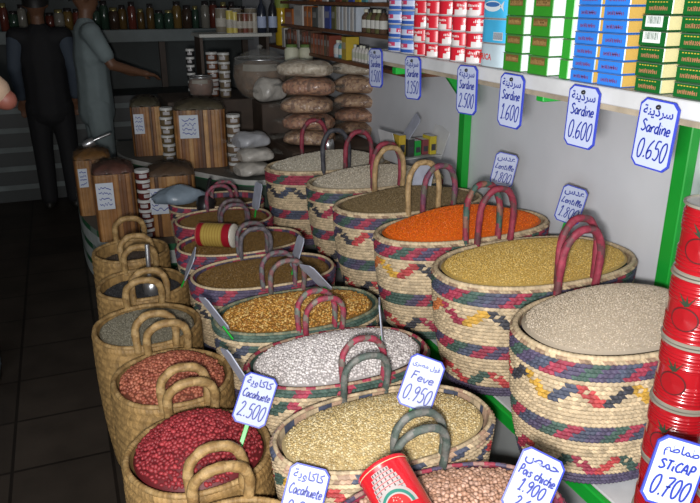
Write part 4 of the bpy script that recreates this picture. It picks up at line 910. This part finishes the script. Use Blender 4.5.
column(357, [('bag of peanuts lowest in the stack against the white wall', .08, NUT, 0.008, .2, 0.26), ('bag of peanuts second up in the stack against the white wall', .085, NUT2, 0.012, .05, 0.26),
             ('bag of peanuts third up in the stack against the white wall', .085, NUT, 0.012, .25, 0.26), ('bag of peanuts fourth up in the stack against the white wall', .11, NUT, 0.008, .1, 0.26),
             ('bag of pale nuts on top of the stack against the white wall', .085, RICE, -0.008, -.1, 0.27)], 3.85, .94)
WBG = mat('white_bagged_rice', (.50,.47,.42), .35, vary=.2, scale=30, bump=.5, bscale=50, coat=.3)
c = atZ(258, 163, .70)
for k, (dx, dz, lab, H, m, rz) in enumerate([(.0,0,'white plastic bag of rice lowest in its pile beside the jars', .075, WBG, .2),(.02,.078,'white plastic bag of rice in the middle of its pile beside the jars', .075, WBG, .1),(.0,.156,'grey white plastic bag on top of its pile beside the jars', .085, mat('grey_bag', (.36,.37,.40), .3, vary=.2, scale=20, bump=.4, bscale=40, coat=.3), .25)]):
    bag(lab, .92+dx, 3.72, .6215+dz, .20, .17, H, m, rz, 'white bags beside the jars', name='rice_bag')
for k, (px, py, z, m, lab) in enumerate([(288, 92, 1.0, WBG, 'pale plastic bag slumped beside the large glass bowl')]):
    bag(lab, 1.17, 4.20, .951, .20, .16, .14, m, .4, 'white bags beside the jars', name='rice_bag')

# small packets and grey bag on the baskets
def packet(c, lab, d, col, rz, tilt):
    t = thing('small_packet', lab, 'packet', c, rz, 'small packets on the pale split beans'); t.rotation_euler = (tilt, 0, rz)
    mb = MB(); mb.box((0,0,0), d, bev=.002, col=col, cols={'+z': (.60,.60,.58)}); mb.build('carton', PAINT, t, smooth=False)
    mb = MB(); mb.box((0, -d[1]/2-.0006, -d[2]*.1), (d[0]*.7, .0008, d[2]*.35), col=(.05,.05,.06)); mb.build('printed_band', PAINT, t, smooth=False)
def trayc(px, py, z): return atZ(px, py, z)
cy = trayc(413, 150, .88); tr = thing('open_carton', 'open white carton of small packets standing behind the pale split beans', 'carton', (cy[0], cy[1], cy[2]-.004), .1)
mb = MB(); mb.box((0,0,-.02), (.24,.13,.003)); mb.build('carton_base', WHITEPAINT, tr, smooth=False)
for sx, ang in ((-1,-.25),(1,.35)):
    mb = MB(); mb.box((0,0,.055), (.003,.13,.15)); mb.xf(Matrix.Translation((sx*.12,0,-.02)) @ Matrix.Rotation(ang, 4, 'Y')); mb.build('carton_flap', WHITEPAINT, tr, smooth=False)
for k, (dx, dy, col, lab, h) in enumerate([(-.075,.0,(.52,.36,.03),'yellow packet standing in the open white carton next to its tilted flap',.10),(-.035,-.01,(.04,.04,.04),'black packet beside the yellow one in the open white carton',.08),(.005,.0,(.02,.30,.05),'green packet in the open white carton',.07),(.05,.01,(.20,.05,.06),'dark red packet in the open white carton',.07),(.085,.0,(.50,.40,.03),'yellow packet at the wall side of the open white carton',.085)]):
    packet((cy[0]+dx*1., cy[1]+dy, cy[2]-.021+h/2), lab, (.034,.07,h), col, .1, 0)
c = atZ(186, 192, .655); o = MB(); nu = 24; rows = []
for v, r, zz in ((0,.04,0),(.2,.070,.004),(.5,.080,.03),(.75,.062,.055),(.9,.040,.070),(1,.020,.080),(1.1,.006,.086)):
    rows.append([(r*1.5*math.cos(a)*(1+.2*math.sin(4*a+v*5)), r*math.sin(a)*(1+.12*math.sin(3*a+v*3)), zz) for a in np.linspace(0, 2*PI, nu+1)[:-1]])
o.grid(rows, close_u=True); o.fan(np.array(rows[0]), flip=True)
b = o.build('plastic_bag', mat('blue_grey_plastic', (.20,.25,.30), .35, vary=.2, scale=14, bump=.5, bscale=25), None, loc=(c[0]-.03, c[1]+.02, .605)); tag(b, 'blue grey plastic bag lying on the basket below the wooden bins', 'bag')

# ------------------------------------------------------------------ shelves of boxes and bottles on the right wall behind the tins
XS = 1.43
rs = thing('grocery_shelf', 'brown wooden shelves of boxes and bottles beyond the tins', 'shelf', (XS, 4.0, 1.17))
zz = {}
for k, (pa, pb) in enumerate((((281,50),(373,62)), ((281,25),(373,32)), ((300,0),(373,4)))):
    z = (atX(*pa, XS)[2]+atX(*pb, XS)[2])/2; zz[k] = z
    mb = MB(); e1 = 5.2 if k == 0 else atX(281, 40, XS)[1]; mb.box(((XW-XS)/2-.004, (2.86+e1)/2-4.0, z-.009-1.17), (XW-XS-.012, e1-2.86, .018), bev=.002); mb.build('shelf_board', BROWNWOOD, rs, smooth=False)
def sy(px): return atX(px, 40, XS)[1]
COLN = {(.42,.13,.03): 'orange', (.20,.05,.03): 'dark red', (.10,.06,.04): 'dark brown', (.55,.53,.50): 'white', (.05,.08,.32): 'blue', (.07,.08,.08): 'dark grey', (.12,.12,.05): 'olive', (.28,.08,.04): 'red brown', (.50,.36,.04): 'yellow', (.10,.30,.35): 'teal', (.25,.30,.06): 'yellow green', (.45,.50,.56): 'pale blue'}
O_, DR, DB, WH, BL, DG, OL, RB, YE, TE, YG, PB = list(COLN)
cnt = {}
def grocery(px0, px1, row, h, col, kind, i):
    if row < 2: h = min(h, zz[row+1]-zz[row]-.024)
    y1, y0 = sy(px0), sy(px1); w = y1-y0; c = (XS+.045, (y0+y1)/2, zz[row]+.0006); nm = COLN[col]
    rown = ('lower', 'middle', 'top')[row]; sec = 'shelf beyond the tins'
    cnt[(nm, kind, row)] = cnt.get((nm, kind, row), 0) + 1; q = cnt[(nm, kind, row)]; od = ('first','second','third','fourth','fifth','sixth','seventh','eighth')[q-1]
    lab = '%s %s, %s of its colour along the %s brown shelf' % (nm, kind, od, rown)
    if kind == 'box':
        t = thing('grocery_box', lab, 'box', c, 0, 'boxes and bottles on the brown shelves'); mb = MB(); mb.box((0,0,h/2), (.075, w*.94, h), bev=.0015, col=col); mb.build('carton', PAINT, t, smooth=False)
        mb = MB(); mb.box((-.0382, 0, h*.62), (.0006, w*.6, h*.28), col=tuple(np.clip(np.array(col)*.4+.25, 0, .6))); mb.build('printed_panel', PAINT, t, smooth=False)
    else:
        R = min(w*.47, .035); t = thing('grocery_bottle', lab, 'bottle', c, 0, 'boxes and bottles on the brown shelves'); mb = MB(); mb.lathe([(R*.9,0),(R,.004),(R,h*.66),(R*.8,h*.75),(R*.42,h*.82),(R*.4,h*.88)], 16, col=col); mb.build('bottle_body', mat('bottle_gloss', attr=True, rough=.15), t)
        mb = MB(); mb.lathe([(R*.48,h*.87),(R*.5,h),(R*.44,h*1.005)], 14, col=(.62,.62,.50) if (i % 3) else (.02,.02,.02)); mb.build('cap', PLAIN, t)
        mb = MB(); mb.lathe([(R+.0006,h*.2),(R+.0006,h*.55)], 16, cap0=False, cap1=False, col=(.58,.58,.54) if col != WH else (.40,.42,.34)); mb.build('label', PLAIN, t)
rowA = [(284,292,.105,O_,'box'),(293,302,.13,WH,'box'),(303,306.5,.125,O_,'box'),(307,310.5,.12,O_,'box'),(311,316,.12,DG,'box'),(317,322,.13,WH,'box'),(323,329,.14,BL,'box'),(330,334,.135,OL,'box')]+[(335+k*3.4,338+k*3.4,.13,PB if k % 2 else WH,'box') for k in range(6)]+[(356+k*4.2,359.8+k*4.2,.12,OL if k % 2 else DB,'bottle') for k in range(5)]
rowB = [(281,283.5,.135,WH,'box')]+[(284+k*2.85,286.6+k*2.85,.125+.01*(k % 3),(DB,RB,DB,RB,WH,DB,RB,DR,DB,RB)[k],'box') for k in range(10)]+[(313+k*3.1,315.8+k*3.1,.125,(RB,DR,RB,DB,DR)[k],'box') for k in range(5)]+[(329,332.5,.10,PB,'bottle'),(333,336,.10,TE,'bottle'),(336.5,339.5,.11,YG,'bottle'),(340,345,.13,YE,'box')]+[(346+k*2.9,348.7+k*2.9,.09,WH,'bottle') for k in range(5)]+[(361+k*2.7,363.6+k*2.7,.085,WH if k % 2 else PB,'bottle') for k in range(5)]
for i, (a, b_, h, col, kind) in enumerate(rowA): grocery(a, b_, 1, h*.92, col, kind, i)
for i, (a, b_, h, col, kind) in enumerate(rowB): grocery(a, b_, 0, h*.92, col, kind, i)
for i in range(11): grocery(302+i*6.4, 307+i*6.4, 2, .11, (DB,O_,RB,WH,DG,DR,OL,BL,YE,TE,PB)[i], 'box', i)
# two cream jars and a yellow oil bottle near the corner
for k, px in enumerate((292, 306)):
    c = atY(px, 62, 4.26); t = thing('cream_jar', ('round cream jar beside the yellow oil bottle', 'round cream jar above the pale bags of nuts')[k], 'jar', (c[0], c[1], .951), 0, 'round cream jars'); h = c[2]-.951
    mb = MB(); mb.lathe([(.04,0),(.042,.004),(.042,h)], 24, col=(.10,.08,.05)); mb.build('jar_foot', PLAIN, t)
    mb = MB(); mb.lathe([(.040,h),(.044,h+.006),(.046,h+.05),(.044,h+.075),(.032,h+.088)], 24, col=(.60,.60,.46)); mb.build('jar_body', PLAIN, t)
    mb = MB(); mb.lathe([(.034,h+.088),(.036,h+.104),(.001,h+.106)], 24, col=(.12,.2,.05)); mb.build('lid', PLAIN, t)
ob = atY(275, 41, 4.75)
cs = thing('corner_shelf', 'pale edged shelf of tins and bottles above the large glass bowl', 'shelf', (1.18, 5.02, 1.25))
zc = atY(243, 33, 4.88)[2]
mb = MB(); mb.box((-.04, 0, zc-.014-1.25), (.50, .30, .022), bev=.002); mb.build('shelf_board', mat('pale_shelf_edge', (.5,.5,.46), .5), cs, smooth=False)
for sx in (-.27, .19):
    mb = MB(); mb.box((sx, .0, (zc-.026-.93)/2+.931-1.25), (.02, .2, zc-.026-.9325)); mb.build('side_support', DARKWOOD, cs, smooth=False)
def small(px, h, w, col, kind, lab, y=4.91, z=None, name=None):
    x = atY(px, 28, y)[0]; z = zc-.0025 if z is None else z
    if kind == 'tin':
        t = thing(name or 'grocery_tin', lab, 'tin', (x, y, z), 0, 'dim goods in the back corner'); mb = MB(); mb.lathe([(w*.48,0),(w/2,.003),(w/2,h-.003),(w*.48,h)], 20, cols=[(.4,.4,.4),col,(.4,.4,.4),(.4,.4,.4)]); mb.build('tin_body', PAINT, t)
        mb = MB(); mb.lathe([(w/2+.0006,h*.25),(w/2+.0006,h*.6)], 20, cap0=False, cap1=False, col=(.45,.42,.36)); mb.build('label', PLAIN, t)
    else:
        t = thing(name or 'grocery_bottle', lab, 'bottle', (x, y, z), 0, 'dim goods in the back corner'); R = w/2; mb = MB(); mb.lathe([(R*.9,0),(R,.005),(R,h*.6),(R*.75,h*.72),(R*.34,h*.82),(R*.32,h*.94)], 18, col=col); mb.build('bottle_body', mat('bottle_gloss', attr=True), t)
        mb = MB(); mb.lathe([(R*.36,h*.93),(R*.38,h),(.001,h*1.005)], 14, col=(.03,.12,.06)); mb.build('cap', PLAIN, t)
        mb = MB(); mb.lathe([(R+.0007,h*.14),(R+.0007,h*.45)], 18, cap0=False, cap1=False, col=(.38,.45,.62)); mb.build('label', PLAIN, t)
for k, (px, h, w, col, kind, lab) in enumerate([(230,.15,.05,(.55,.45,.10),'tin','tall gold tin at the aisle end of the pale edged shelf'),(235,.14,.04,(.60,.50,.14),'tin','narrow gold tin on the pale edged shelf'),(240,.13,.05,(.12,.06,.03),'tin','brown tin beside the gold tins'),(245,.13,.045,(.20,.06,.04),'tin','red brown tin on the pale edged shelf'),(250,.13,.045,(.18,.10,.06),'tin','tan tin on the pale edged shelf'),(254.5,.13,.04,(.40,.36,.28),'tin','cream tin on the pale edged shelf'),(262,.24,.06,(.02,.025,.04),'bottle','dark bottle with a blue label on the pale edged shelf'),(273,.24,.06,(.02,.02,.025),'bottle','dark bottle with a blue label next to the yellow oil')]): small(px, h, w, col, kind, lab)
oh = 1.22-.9525
t = thing('oil_bottle', 'yellow oil bottle in front of the pale edged shelf', 'bottle', (1.49, sy(274.5), zz[0]+.0006)); R = .05
mb = MB(); mb.lathe([(R*.9,0),(R,.006),(R,.20),(R*.92,.22),(R,.24),(R,.33),(R*.6,.37),(R*.34,.385)], 22, col=(.50,.33,.02)); mb.build('bottle_body', mat('oil_plastic', attr=True, rough=.12), t)
mb = MB(); mb.lathe([(R*.36,.384),(R*.38,.41),(.001,.412)], 16, col=(.45,.30,.02)); mb.build('cap', PLAIN, t)
mb = MB(); mb.lathe([(R+.0008,.25),(R+.0008,.32)], 22, cap0=False, cap1=False, col=(.22,.28,.06)); mb.build('label', PLAIN, t)
for k, px in enumerate((222, 236, 251)):
    x = atY(px, 5, 4.98)[0]
    small(px, .16, .085, (.22,.19,.14), 'tin', ('tan paper roll at the aisle end behind the gold tins','tan paper roll behind the gold tins','tan paper roll behind the cream tin')[k], y=5.06, z=zc+.0-.0025, name='paper_roll')

# back wall shelves with dim jars and bottles
bs = thing('wall_shelving', 'long dim grey shelf with jars along the back wall', 'shelf', (0, YB-.2, 1.2))
zs_ = atY(120, 30, YB-.38)[2]
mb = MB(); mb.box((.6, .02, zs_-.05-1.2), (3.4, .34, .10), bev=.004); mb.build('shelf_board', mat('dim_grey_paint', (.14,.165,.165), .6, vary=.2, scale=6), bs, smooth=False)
for x in (-1.0, .12, .86, 1.6):
    mb = MB(); mb.box((x, .03, (zs_-.1)/2-1.2), (.05, .05, zs_-.1)); mb.build('post', DARKWOOD, bs, smooth=False)
bc = [(.05,.03,.02),(.10,.06,.02),(.03,.03,.03),(.16,.10,.03),(.12,.03,.02),(.20,.19,.16),(.03,.06,.04)]
bn = ['dark brown','brown','black','amber','dark red','pale','dark green']
for i in range(30):
    px = 4 + i*9.2; x = atY(px, 20, YB-.30)[0]; q = int(rng.integers(0, 7)); h = float(rng.uniform(.13, .24)); Rr = float(rng.uniform(.028, .042))
    t = thing('shop_jar', '%s jar on the back wall shelf, %s' % (bn[q], ['above the dark clothed man','between the two men','above the man in pale clothes','beyond the man in pale clothes','above the small glass bowl','behind the gold tins'][min(i//5, 5)]), 'jar', (x, YB-.26+.04*(i % 2), zs_+.0005), 0, 'jars on the back wall shelf')
    mb = MB(); mb.lathe([(Rr*.9,0),(Rr,.004),(Rr,h*.75),(Rr*.7,h*.85)], 14, col=bc[q]); mb.build('jar_body', mat('bottle_gloss', attr=True), t)
    mb = MB(); mb.lathe([(Rr*.74,h*.85),(Rr*.76,h),(.001,h)], 14, col=(.35,.30,.12) if i % 3 == 0 else (.06,.05,.05)); mb.build('lid', mat('jar_cap', attr=True, rough=.25, metal=.6), t)
ct = thing('service_counter', 'dark counter with pale stripes behind the two standing men', 'counter', (.1, 6.25, 0))
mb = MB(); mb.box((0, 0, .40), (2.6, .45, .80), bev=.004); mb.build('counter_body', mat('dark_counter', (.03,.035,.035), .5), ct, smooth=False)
for k in range(5): mb = MB(); mb.box((0, -.228, .12+k*.15), (2.6, .008, .04)); mb.build('pale_stripe', mat('dim_grey_paint'), ct, smooth=False)

# ------------------------------------------------------------------ people
def blob(name, segs, m, parent, vox=.011, extra=()):
    """one continuous surface grown round a chain of rounded limbs: segs hold (p, q, radius p, radius q, sx, sy)"""
    bm = bmesh.new()
    def ball(c, r):
        g = bmesh.ops.create_icosphere(bm, subdivisions=2, radius=1)
        for v in g['verts']: v.co = Vector((v.co.x*r[0]+c[0], v.co.y*r[1]+c[1], v.co.z*r[2]+c[2]))
    for p, q, r0, r1, sx, sy_ in segs:
        p, q = Vector(p), Vector(q); n = max(2, int((q-p).length/(.32*min(r0, r1)))+1)
        for i in range(n+1): f = i/n; r = r0+(r1-r0)*f; ball(p.lerp(q, f), (r*sx, r*sy_, r))
    for c, r in extra: ball(c, r)
    me = bpy.data.meshes.new(name); bm.to_mesh(me); bm.free(); o = bpy.data.objects.new(name, me); C.objects.link(o)
    md = o.modifiers.new('r', 'REMESH'); md.mode = 'VOXEL'; md.voxel_size = vox; sm = o.modifiers.new('s', 'SMOOTH'); sm.factor = .5; sm.iterations = 5
    new = bpy.data.meshes.new_from_object(o.evaluated_get(bpy.context.evaluated_depsgraph_get())); o.modifiers.clear(); o.data = new; bpy.data.meshes.remove(me); new.name = name
    for p in new.polygons: p.use_smooth = True
    new.materials.clear(); new.materials.append(m); o.parent = parent; return o
def person(label, loc, rz, skinc, top, bottom, hair, armL, armR, sleeve='short', H=1.72, cap=None, shoes=(.02,.018,.015), smat=None, cover=.70):
    """faces +X before turning; armL / armR list elbow, wrist and hand tip"""
    t = thing('person', label, 'person', loc, rz); k = H/1.72; S = lambda p: tuple(q*k for q in p)
    B, TS, TR, SL = [], [], [], []
    def add(L, p, q, r0, r1, sx=1, sy_=1): L.append((S(p), S(q), r0*k, r1*k, sx, sy_))
    add(B, (0,0,.90), (.01,0,1.08), .105, .10, .95, 1.3); add(B, (.01,0,1.08), (0,0,1.28), .098, .094, .95, 1.4); add(B, (0,0,1.28), (-.005,0,1.38), .092, .055, .85, 1.5)
    add(B, (-.01,0,1.40), (.01,0,1.53), .056, .052); add(B, (.02,0,1.555), (.012,0,1.625), .070, .098, 1.0, .80); add(B, (.012,0,1.625), (.005,0,1.65), .098, .092, 1, .82)
    add(TS, (0,0,.80), (.005,0,1.0), .142, .132, .95, 1.28); add(TS, (.005,0,1.0), (.005,0,1.20), .130, .134, .95, 1.32); add(TS, (.005,0,1.20), (-.002,0,1.36), .134, .10, .95, 1.45); add(TS, (-.002,0,1.36), (-.005,0,1.425), .10, .066, 1, 1.25)
    add(TR, (0,0,.78), (0,0,.98), .125, .118, .95, 1.3)
    ex = [(S((.116,0,1.605)), (.017*k,.013*k,.022*k)), (S((.008,.083,1.61)), (.018*k,.012*k,.030*k)), (S((.008,-.083,1.61)), (.018*k,.012*k,.030*k)), (S((.092,0,1.565)), (.014*k,.024*k,.008*k))]
    for s, A in ((1, armL), (-1, armR)):
        sh = (0, s*.172, 1.375); e, w_, tip = Vector(A[0]), Vector(A[1]), Vector(A[2]); q = Vector(sh)
        add(B, (0, s*.09, 1.38), sh, .055, .055); add(B, sh, e, .050, .040); add(B, e, w_, .041, .027)
        d = (tip-w_).normalized(); side = d.cross(Vector((0,0,1))); side = side.normalized() if side.length > .1 else Vector((1,0,0)); dn = side.cross(d)
        add(B, w_, w_+d*.03, .027, .027); add(B, w_+d*.035-side*.018, w_+d*.085-side*.022, .017, .015); add(B, w_+d*.035+side*.018, w_+d*.085+side*.022, .017, .015); add(B, w_+d*.03, w_+d*.085, .019, .016)
        for f in range(4):
            o_ = side*((f-1.5)*.0195); L = (.062,.076,.070,.052)[f]; a0 = w_+d*.085+o_; a1 = a0+d*L*.5-dn*.006; a2 = a1+d*L*.42-dn*.022; add(B, a0, a1, .0098, .009); add(B, a1, a2, .009, .0078)
        add(B, w_+d*.03-side*.026, w_+d*.065-side*.045, .013, .011); add(B, w_+d*.065-side*.045, w_+d*.092-side*.044-dn*.01, .011, .009)
        f = cover if sleeve == 'short' else 1.0; U = SL if smat else TS
        add(TS, (0, s*.10, 1.365), sh, .078, .074); add(U, sh, q.lerp(e, f), .072, .060 if sleeve == 'short' else .054)
        if sleeve == 'long': add(U, e, e.lerp(w_, .92), .054, .042)
    for s in (1, -1):
        add(B, (0,s*.085,.88), (.012,s*.095,.49), .080, .052); add(B, (.012,s*.095,.49), (-.02,s*.10,.09), .052, .036); add(B, (-.02,s*.10,.06), (.10,s*.11,.035), .034, .026)
        add(TR, (0,s*.085,.84), (.012,s*.097,.49), .102, .080); add(TR, (.012,s*.097,.49), (-.01,s*.10,.09), .080, .068)
    blob('body', B, skinc, t, .0085, ex); blob('shirt', TS, top, t); SL and blob('sleeves', SL, smat, t); blob('trousers', TR, bottom, t)
    for s in (1, -1): mb = MB(); mb.lathe([(.001,-1),(.7,-.7),(1,0),(.7,.7),(.001,1)], 12, S((.096, s*.032, 1.632))); mb.v = [(v-np.array(S((.096, s*.032, 1.632))))*np.array((.009, .013, .009)) + np.array(S((.094, s*.032, 1.632))) for v in mb.v]; mb.build('eye', mat('eye_white', (.5,.48,.45), .3), t)
    mb = MB(); rows = []
    for i in range(9):
        a = i/8*PI*.5; rows.append([(S((.005 + .106*math.cos(a)*math.cos(b)*1.02 - (.012 if math.cos(b) > .5 else 0), .094*math.cos(a)*math.sin(b), 1.645 + .112*math.sin(a) - (.06*(1-math.cos(b))/2)*(1 - i/8)))) for b in np.linspace(0, 2*PI, 25)[:-1]])
    mb.grid(rows, close_u=True); mb.build('hair', hair, t)
    if cap is not None:
        mb = MB(); rows = []
        for i in range(8):
            a = i/7*PI*.5; rows.append([S((.01 + .112*math.cos(a)**.6*math.cos(b), .108*math.cos(a)**.6*math.sin(b), 1.67 + .10*math.sin(a))) for b in np.linspace(0, 2*PI, 25)[:-1]])
        mb.grid(rows, close_u=True); mb.build('cap', cap, t)
    for s in (1, -1): mb = MB(); mb.lathe([(.6,0),(1,.1),(1,.45),(.8,.8),(.3,1)], 16, M=None); mb.xf(Matrix.Translation(S((.045, s*.105, .001))) @ Matrix.Diagonal((.125*k, .048*k, .085*k, 1))); mb.build('shoe', mat('shoe', shoes, .5), t)
    return t
SKIN1 = mat('dark_skin', (.16,.075,.04), .5); SKIN2 = mat('ruddy_skin', (.30,.10,.07), .5); HAIR = mat('black_hair', (.012,.010,.009), .5, bump=.4, bscale=120)
PALE = mat('pale_cloth', (.19,.235,.24), .8, vary=.12, scale=8, bump=.3, bscale=14); BLACKC = mat('black_cloth', (.010,.010,.012), .8); BEIGE = mat('beige_cloth', (.52,.36,.25), .8, vary=.1, scale=8, bump=.3, bscale=18); DENIM = mat('blue_grey_cloth', (.05,.07,.085), .8, vary=.15, scale=8); GREYC = mat('grey_blue_cloth', (.06,.08,.11), .8)
pm = person('person in pale tunic and trousers seen from the side, reaching over the bins', (.215, 5.45, .001), 0.12, SKIN1, PALE, PALE, HAIR, ((.10,.24,1.16),(.32,.20,1.05),(.48,.16,1.02)), ((.11,-.21,1.15),(.33,-.17,1.08),(.50,-.13,1.04)), H=1.65)
person('person in black clothes and a pale cap standing in the dark aisle', (-.10, 5.75, .001), 1.5, SKIN1, BLACKC, BLACKC, HAIR, ((-.04,.215,1.13),(.06,.20,.90),(.10,.19,.74)), ((-.02,-.215,1.13),(.05,-.20,.90),(.09,-.19,.74)), sleeve='long', H=1.60, smat=GREYC, cap=mat('cap_cloth', (.35,.36,.35), .8))
person('person in a beige short sleeved top, only an elbow showing at the edge', (-.55, 3.0, .001), PI/2, SKIN2, BEIGE, DENIM, HAIR, ((-.06,.24,1.13),(.16,.16,1.12),(.30,.06,1.14)), ((-.02,-.355,1.195),(.20,-.20,1.19),(.32,-.10,1.20)), H=1.70, cover=.80)
# bits of shop hardware over the bins
for k, (px, py, y, ax, lab) in enumerate([(143, 55, 4.9, (.0,.05,1), 'thin steel ladle standing in the dark spice beyond the bins')]):
    pass
c = atZ(104, 153, .74); scoop('metal_scoop', 'small metal scoop lying on the yellow spice of the corner bin', (.135, 4.35, .757), (.85,.1,.28), STEEL, .10, STEEL, .026)
